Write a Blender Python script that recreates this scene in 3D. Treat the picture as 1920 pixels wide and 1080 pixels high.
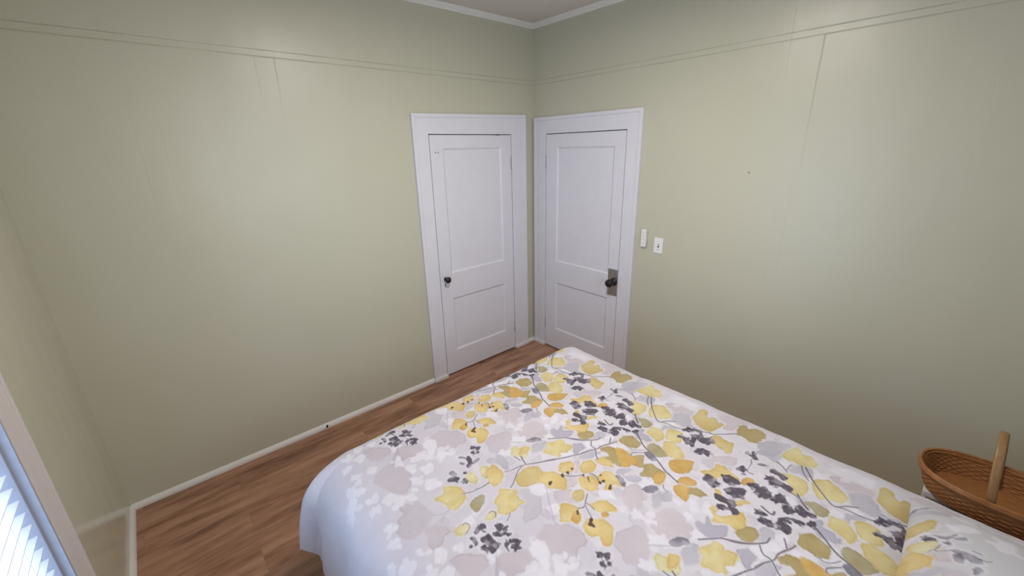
import bpy, bmesh, math, random
import numpy as np
from mathutils import Vector, Matrix
for o in list(bpy.data.objects): bpy.data.objects.remove(o, do_unlink=True)
S = bpy.context.scene
COL = S.collection
rad = math.radians

# ------------------------------------------------------------------ camera
CAM = Vector((-2.790, -2.862, 1.923)); FPX = 775.47
az, pit, rol = math.pi/4 + 0.06977, -0.3255, -0.02297
fw = Vector((math.cos(az)*math.cos(pit), math.sin(az)*math.cos(pit), math.sin(pit)))
r0 = Vector((math.sin(az), -math.cos(az), 0)); u0 = r0.cross(fw)
rt = r0*math.cos(rol) + u0*math.sin(rol); up = -r0*math.sin(rol) + u0*math.cos(rol)
cam = bpy.data.cameras.new('camera'); camo = bpy.data.objects.new('camera', cam); COL.objects.link(camo)
M = Matrix((rt, up, -fw)).transposed().to_4x4(); M.translation = CAM
camo.matrix_world = M
cam.sensor_width = 36; cam.lens = 36*FPX/1920; cam.clip_start = 0.02
S.camera = camo

# ------------------------------------------------------------------ world, daylight, exposure
S.view_settings.view_transform = 'Standard'; S.view_settings.look = 'None'
S.view_settings.gamma = 1; S.view_settings.use_curve_mapping = False
S.view_settings.exposure = 0.06
W = bpy.data.worlds.new('daylight'); S.world = W; W.use_nodes = True
W.node_tree.nodes['Background'].inputs[0].default_value = (0.62, 0.78, 1.0, 1)
W.node_tree.nodes['Background'].inputs[1].default_value = 1.0
def area(name, loc, rot, sx, sy, power, colr):
    l = bpy.data.lights.new(name, 'AREA'); l.shape = 'RECTANGLE'; l.size = sx; l.size_y = sy
    l.energy = power; l.color = colr
    o = bpy.data.objects.new(name, l); COL.objects.link(o); o.location = loc; o.rotation_euler = rot
    o['label'] = name.replace('_', ' '); return o
# daylight arriving at the two windows (side wall beside the bed, and unseen head window placed to brighten the room)
area('side_window_daylight', (-3.80, -1.55, 1.35), (0, rad(-90), 0), 2.3, 1.5, 86, (0.46, 0.68, 1.0))
area('head_window_daylight', (-1.70, -3.44, 1.70), (rad(90), 0, 0), 1.25, 1.40, 9.5, (0.92, 0.96, 1.0)).data.spread = rad(125)
# unseen ceiling lamp added above the bed to lift the dark lower walls
area('ceiling_lamp_light', (-1.55, -1.75, 2.795), (0, 0, 0), 0.34, 0.34, 31, (1.0, 0.93, 0.87))

# ------------------------------------------------------------------ materials
def mat(name, col, rough=0.5, spec=0.5, metal=0.0):
    m = bpy.data.materials.new(name); m.use_nodes = True
    b = m.node_tree.nodes['Principled BSDF']
    b.inputs['Base Color'].default_value = (*col, 1); b.inputs['Roughness'].default_value = rough
    b.inputs['Specular IOR Level'].default_value = spec; b.inputs['Metallic'].default_value = metal
    return m
def N(m, t, **kw):
    n = m.node_tree.nodes.new(t)
    for k, v in kw.items():
        if hasattr(n, k): setattr(n, k, v)
        else: n.inputs[k].default_value = v
    return n
def L(m, a, b): m.node_tree.links.new(a, b)
def BS(m): return m.node_tree.nodes['Principled BSDF']
def pos(m, scale=(1, 1, 1), loc=(0, 0, 0)):
    g = N(m, 'ShaderNodeNewGeometry'); mp = N(m, 'ShaderNodeMapping')
    mp.inputs['Scale'].default_value = scale; mp.inputs['Location'].default_value = loc
    L(m, g.outputs['Position'], mp.inputs['Vector']); return mp.outputs['Vector']
def noise(m, vec, scale, detail=3, rough=0.5):
    n = N(m, 'ShaderNodeTexNoise'); n.inputs['Scale'].default_value = scale
    n.inputs['Detail'].default_value = detail; n.inputs['Roughness'].default_value = rough
    L(m, vec, n.inputs['Vector']); return n.outputs['Fac']
def ramp(m, fac, stops):
    r = N(m, 'ShaderNodeValToRGB'); e = r.color_ramp.elements
    while len(e) < len(stops): e.new(0.5)
    for k, (p_, c) in enumerate(stops): e[k].position = p_; e[k].color = (*c, 1)
    L(m, fac, r.inputs['Fac']); return r.outputs['Color']
def bump(m, h, strength, dist=0.01, prev=None):
    b = N(m, 'ShaderNodeBump'); b.inputs['Strength'].default_value = strength; b.inputs['Distance'].default_value = dist
    L(m, h, b.inputs['Height'])
    if prev is not None: L(m, prev, b.inputs['Normal'])
    return b.outputs['Normal']
def math_(m, op, a, b=None, c=None):
    n = N(m, 'ShaderNodeMath', operation=op)
    for i, v in enumerate((a, b, c)):
        if v is None: continue
        if isinstance(v, (int, float)): n.inputs[i].default_value = v
        else: L(m, v, n.inputs[i])
    return n.outputs[0]

def wall_mat(name, axis, seams, rlo=.30):
    """sage satin paint over wide panelling; seams = (position along the wall, half width, depth, z top, z bottom)"""
    m = mat(name, (0.53, 0.515, 0.40), 0.36, 0.5)
    v = pos(m)
    n1 = noise(m, v, 1.1, 3, 0.55)
    c = ramp(m, n1, [(0.3, (0.515, 0.502, 0.388)), (0.7, (0.545, 0.526, 0.418))])
    L(m, c, BS(m).inputs['Base Color'])
    n2 = noise(m, v, 5, 4, 0.6)
    rr = N(m, 'ShaderNodeMapRange'); L(m, n2, rr.inputs['Value'])
    rr.inputs['To Min'].default_value = rlo; rr.inputs['To Max'].default_value = rlo+.12
    L(m, rr.outputs[0], BS(m).inputs['Roughness'])
    # brushed paint texture (stretched vertically) + gentle waviness of the boards
    nb = noise(m, pos(m, (60, 60, 9)), 1.0, 3, 0.6)
    nw = noise(m, pos(m, (1.0, 1.0, .35)), 3.2, 2, 0.5)
    nrm = bump(m, nw, 0.35, 0.02)
    nrm = bump(m, nb, 0.10, 0.002, nrm)
    g = N(m, 'ShaderNodeNewGeometry'); sp = N(m, 'ShaderNodeSeparateXYZ'); L(m, g.outputs['Position'], sp.inputs[0])
    a = sp.outputs[axis]; z = sp.outputs[2]
    wob = math_(m, 'MULTIPLY', math_(m, 'SUBTRACT', noise(m, pos(m, (1, 1, 1)), 7, 2), 0.5), 0.006)
    tot = None
    for (x0, w, d, zt, zb) in seams:
        t = math_(m, 'ABSOLUTE', math_(m, 'SUBTRACT', math_(m, 'ADD', a, wob), x0))
        k = math_(m, 'SUBTRACT', 1.0, math_(m, 'DIVIDE', t, w)); k = math_(m, 'MAXIMUM', k, 0.0)
        f1 = N(m, 'ShaderNodeMapRange'); f1.clamp = True; L(m, z, f1.inputs['Value'])
        f1.inputs['From Min'].default_value = zb; f1.inputs['From Max'].default_value = zb + 0.5
        k = math_(m, 'MULTIPLY', k, f1.outputs[0])
        f2 = math_(m, 'LESS_THAN', z, zt); k = math_(m, 'MULTIPLY', math_(m, 'MULTIPLY', k, f2), d)
        tot = k if tot is None else math_(m, 'ADD', tot, k)
    for z0_, dd_ in (((2.4725, .9), (2.4375, .75)) if seams else ()):
        t = math_(m, 'ABSOLUTE', math_(m, 'SUBTRACT', z, z0_)); k = math_(m, 'MAXIMUM', math_(m, 'SUBTRACT', 1.0, math_(m, 'DIVIDE', t, .0042)), 0.0)
        br_ = N(m, 'ShaderNodeMapRange'); br_.clamp = True; L(m, noise(m, pos(m, (1, 1, 1)), 2.6, 4, .65), br_.inputs['Value']); br_.inputs['From Min'].default_value = .36; br_.inputs['From Max'].default_value = .56
        k = math_(m, 'MULTIPLY', math_(m, 'MULTIPLY', k, dd_), math_(m, 'ADD', math_(m, 'MULTIPLY', br_.outputs[0], .7), .3))
        tot = k if tot is None else math_(m, 'ADD', tot, k)
    if tot is not None:
        inv = math_(m, 'SUBTRACT', 1.0, tot)
        nrm = bump(m, inv, 0.5, 0.003, nrm)
        mx = N(m, 'ShaderNodeMix', data_type='RGBA'); L(m, math_(m, 'MULTIPLY', tot, 0.4), mx.inputs['Factor'])
        L(m, c, mx.inputs[6]); mx.inputs[7].default_value = (0.25, 0.22, 0.16, 1)
        L(m, mx.outputs[2], BS(m).inputs['Base Color'])
    L(m, nrm, BS(m).inputs['Normal'])
    return m
WALL_BACK = wall_mat('sage_panelled_paint_back', 0, [(-2.051, .004, .50, 2.438, 2.0), (-2.151, .004, .35, 2.438, 2.0), (-2.645, .005, .14, 2.10, 1.35), (-2.745, .005, .18, 2.15, 1.4), (-2.88, .004, .07, 2.1, 1.4), (-2.47, .003, .12, 2.1, 1.3)])
WALL_RIGHT = wall_mat('sage_panelled_paint_right', 1, [(-2.122, .0045, .50, 2.437, 1.65), (-1.967, .004, .28, 2.6, 2.0), (-2.04, .003, .12, 1.7, 0.8), (-2.10, .003, .15, 1.7, 0.8), (-2.77, .003, .2, 2.2, 1.4)])
WALL = wall_mat('sage_painted_wall', 0, [], .13)
def white_paint(name, col, rough=0.4):
    m = mat(name, col, rough, 0.5)
    nb = noise(m, pos(m, (45, 45, 8)), 1.0, 3, 0.6)
    nw = noise(m, pos(m, (1, 1, 1)), 6, 2, 0.5)
    L(m, bump(m, nb, 0.12, 0.002, bump(m, nw, 0.25, 0.006)), BS(m).inputs['Normal'])
    c = ramp(m, noise(m, pos(m), 9, 4, .6), [(0.3, tuple(x*0.96 for x in col)), (0.7, col)])
    L(m, c, BS(m).inputs['Base Color'])
    return m
DOORWHITE = white_paint('white_enamel_door', (0.715, 0.70, 0.75), 0.38)
TRIMWHITE = white_paint('cream_white_trim', (0.74, 0.715, 0.68), 0.42)
WINTRIM = white_paint('off_white_window_casing', (0.66, 0.60, 0.58), 0.4)
CROWN = white_paint('ivory_crown', (0.78, 0.76, 0.72), 0.5)
CEIL = mat('ceiling_paint', (0.70, 0.64, 0.60), 0.85, 0.2)
L(CEIL, bump(CEIL, noise(CEIL, pos(CEIL), 70, 3), 0.15, 0.003), BS(CEIL).inputs['Normal'])
DARK = mat('dark_gap', (0.03, 0.025, 0.03), 0.9, 0.1)
KNOB = mat('oil_rubbed_black', (0.016, 0.012, 0.014), 0.32, 0.4)
JAMB = mat('blue_grey_jamb_paint', (0.36, 0.37, 0.44), 0.5)  # blue daylight tone in the base colour, darkened against the strong window light
def brushed():
    m = mat('worn_nickel_plate', (0.40, 0.37, 0.35), 0.34, 0.5, 0.85)
    c = ramp(m, noise(m, pos(m, (90, 90, 12)), 1, 4, .7), [(0.3, (0.30, 0.275, 0.265)), (0.7, (0.46, 0.43, 0.41))])
    L(m, c, BS(m).inputs['Base Color']); return m
NICKEL = brushed()
PLASTIC = mat('white_plastic', (0.82, 0.80, 0.80), 0.35, 0.5)
BTN = mat('pale_grey_button', (0.62, 0.62, 0.62), 0.45)
def floor_mat():
    m = mat('brown_plank_flooring', (0.25, 0.13, 0.08), 0.42, 0.5)
    g = N(m, 'ShaderNodeNewGeometry')
    br = N(m, 'ShaderNodeTexBrick'); br.offset = 0.37; br.squash = 1.0
    br.inputs['Scale'].default_value = 1.0; br.inputs['Brick Width'].default_value = 1.22; br.inputs['Row Height'].default_value = 0.18
    br.inputs['Mortar Size'].default_value = 0.0006; br.inputs['Mortar Smooth'].default_value = 0.1
    br.inputs['Color1'].default_value = (0, 0, 0, 1); br.inputs['Color2'].default_value = (1, 1, 1, 1); br.inputs['Mortar'].default_value = (.5, .5, .5, 1)
    mp = N(m, 'ShaderNodeMapping'); mp.inputs['Location'].default_value = (0.3, 0.06, 0)
    L(m, g.outputs['Position'], mp.inputs['Vector']); L(m, mp.outputs[0], br.inputs['Vector'])
    sepc = N(m, 'ShaderNodeSeparateColor'); L(m, br.outputs['Color'], sepc.inputs[0]); rnd = sepc.outputs[0]
    # grain stretched along the planks, shifted per plank
    cx = N(m, 'ShaderNodeCombineXYZ'); L(m, math_(m, 'MULTIPLY', rnd, 7.0), cx.inputs[0]); L(m, math_(m, 'MULTIPLY', rnd, 3.0), cx.inputs[2])
    va = N(m, 'ShaderNodeVectorMath', operation='ADD'); L(m, pos(m, (1.2, 7.5, 1)), va.inputs[0]); L(m, cx.outputs[0], va.inputs[1])
    n1 = noise(m, va.outputs[0], 1.6, 5, 0.62)
    va2 = N(m, 'ShaderNodeVectorMath', operation='ADD'); L(m, pos(m, (5, 90, 1)), va2.inputs[0]); L(m, cx.outputs[0], va2.inputs[1])
    n2 = noise(m, va2.outputs[0], 1.0, 3, 0.6)
    f = math_(m, 'ADD', math_(m, 'MULTIPLY', n1, 0.80), math_(m, 'MULTIPLY', n2, 0.20))
    f = math_(m, 'ADD', f, math_(m, 'MULTIPLY', math_(m, 'SUBTRACT', rnd, 0.5), 0.025))
    c = ramp(m, f, [(0.32, (0.135, 0.058, 0.034)), (0.42, (0.24, 0.118, 0.068)), (0.52, (0.36, 0.19, 0.115)), (0.62, (0.44, 0.25, 0.16)), (0.74, (0.50, 0.30, 0.20))])
    mx = N(m, 'ShaderNodeMix', data_type='RGBA', blend_type='MULTIPLY'); mx.inputs['Factor'].default_value = 1
    k = math_(m, 'SUBTRACT', 1.0, math_(m, 'MULTIPLY', br.outputs['Fac'], 0.25))
    kc = N(m, 'ShaderNodeCombineColor'); [L(m, k, kc.inputs[i]) for i in range(3)]
    L(m, c, mx.inputs[6]); L(m, kc.outputs[0], mx.inputs[7]); L(m, mx.outputs[2], BS(m).inputs['Base Color'])
    nr = bump(m, n2, 0.18, 0.002); L(m, nr, BS(m).inputs['Normal'])
    return m
FLOOR = floor_mat()

# ------------------------------------------------------------------ mesh helpers
def tag(o, label, cat, group=None, kind=None):
    o['label'] = label; o['category'] = cat
    if group: o['group'] = group
    if kind: o['kind'] = kind
    return o
def obj(name, bm, m, parent=None, smooth=False):
    me = bpy.data.meshes.new(name); bm.normal_update(); bm.to_mesh(me); bm.free()
    for mm in (m if isinstance(m, (list, tuple)) else [m]): me.materials.append(mm)
    if smooth:
        for p_ in me.polygons: p_.use_smooth = True
    o = bpy.data.objects.new(name, me); COL.objects.link(o)
    if parent is not None:
        o.parent = parent
        o.matrix_parent_inverse = Matrix.Translation(-parent.location)
    return o
def empty(name, loc):
    o = bpy.data.objects.new(name, None); COL.objects.link(o); o.location = loc; o.empty_display_size = 0.1; return o
def box(bm, a, b, bev=0.0, mi=0):
    a, b = [min(p_, q) for p_, q in zip(a, b)], [max(p_, q) for p_, q in zip(a, b)]
    t = bmesh.new()
    bmesh.ops.create_cube(t, size=1)
    for v in t.verts: v.co = Vector([a[i] + (v.co[i] + .5)*(b[i]-a[i]) for i in range(3)])
    if bev: bmesh.ops.bevel(t, geom=t.edges[:], offset=bev, segments=2, affect='EDGES', profile=0.6)
    for f_ in t.faces: f_.material_index = mi
    me = bpy.data.meshes.new('t'); t.to_mesh(me); t.free(); bm.from_mesh(me); bpy.data.meshes.remove(me)
    return bm
def boxo(name, a, b, m, parent=None, bev=0.0):
    return obj(name, box(bmesh.new(), a, b, bev), m, parent)
def lathe(bm, prof, origin, axis, seg=32):
    """prof = [(r, h)...] swept about axis through origin"""
    axis = Vector(axis).normalized(); t = Vector((0, 0, 1)) if abs(axis.z) < .9 else Vector((1, 0, 0))
    a = axis.cross(t).normalized(); b = axis.cross(a)
    rings = []
    for r_, h in prof:
        if r_ < 1e-6: rings.append([bm.verts.new(Vector(origin)+axis*h)]); continue
        rings.append([bm.verts.new(Vector(origin)+axis*h+(a*math.cos(2*math.pi*k/seg)+b*math.sin(2*math.pi*k/seg))*r_) for k in range(seg)])
    for p_, q in zip(rings, rings[1:]):
        for k in range(seg):
            k2 = (k+1) % seg
            if len(p_) == 1 and len(q) == 1: continue
            if len(p_) == 1: bm.faces.new((p_[0], q[k2], q[k]))
            elif len(q) == 1: bm.faces.new((p_[k], p_[k2], q[0]))
            else: bm.faces.new((p_[k], p_[k2], q[k2], q[k]))
    bmesh.ops.recalc_face_normals(bm, faces=bm.faces[:])
    return bm
def extrude_profile(bm, prof, p0, p1, uax, vax):
    """closed 2-D profile [(u,v)] swept straight from p0 to p1"""
    p0, p1, uax, vax = map(Vector, (p0, p1, uax, vax))
    A = [bm.verts.new(p0+uax*u+vax*v) for u, v in prof]; B = [bm.verts.new(p1+uax*u+vax*v) for u, v in prof]
    n = len(prof)
    for i in range(n): bm.faces.new((A[i], A[(i+1) % n], B[(i+1) % n], B[i]))
    bm.faces.new(A); bm.faces.new(B[::-1]); bmesh.ops.recalc_face_normals(bm, faces=bm.faces[:])
    return bm
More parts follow.
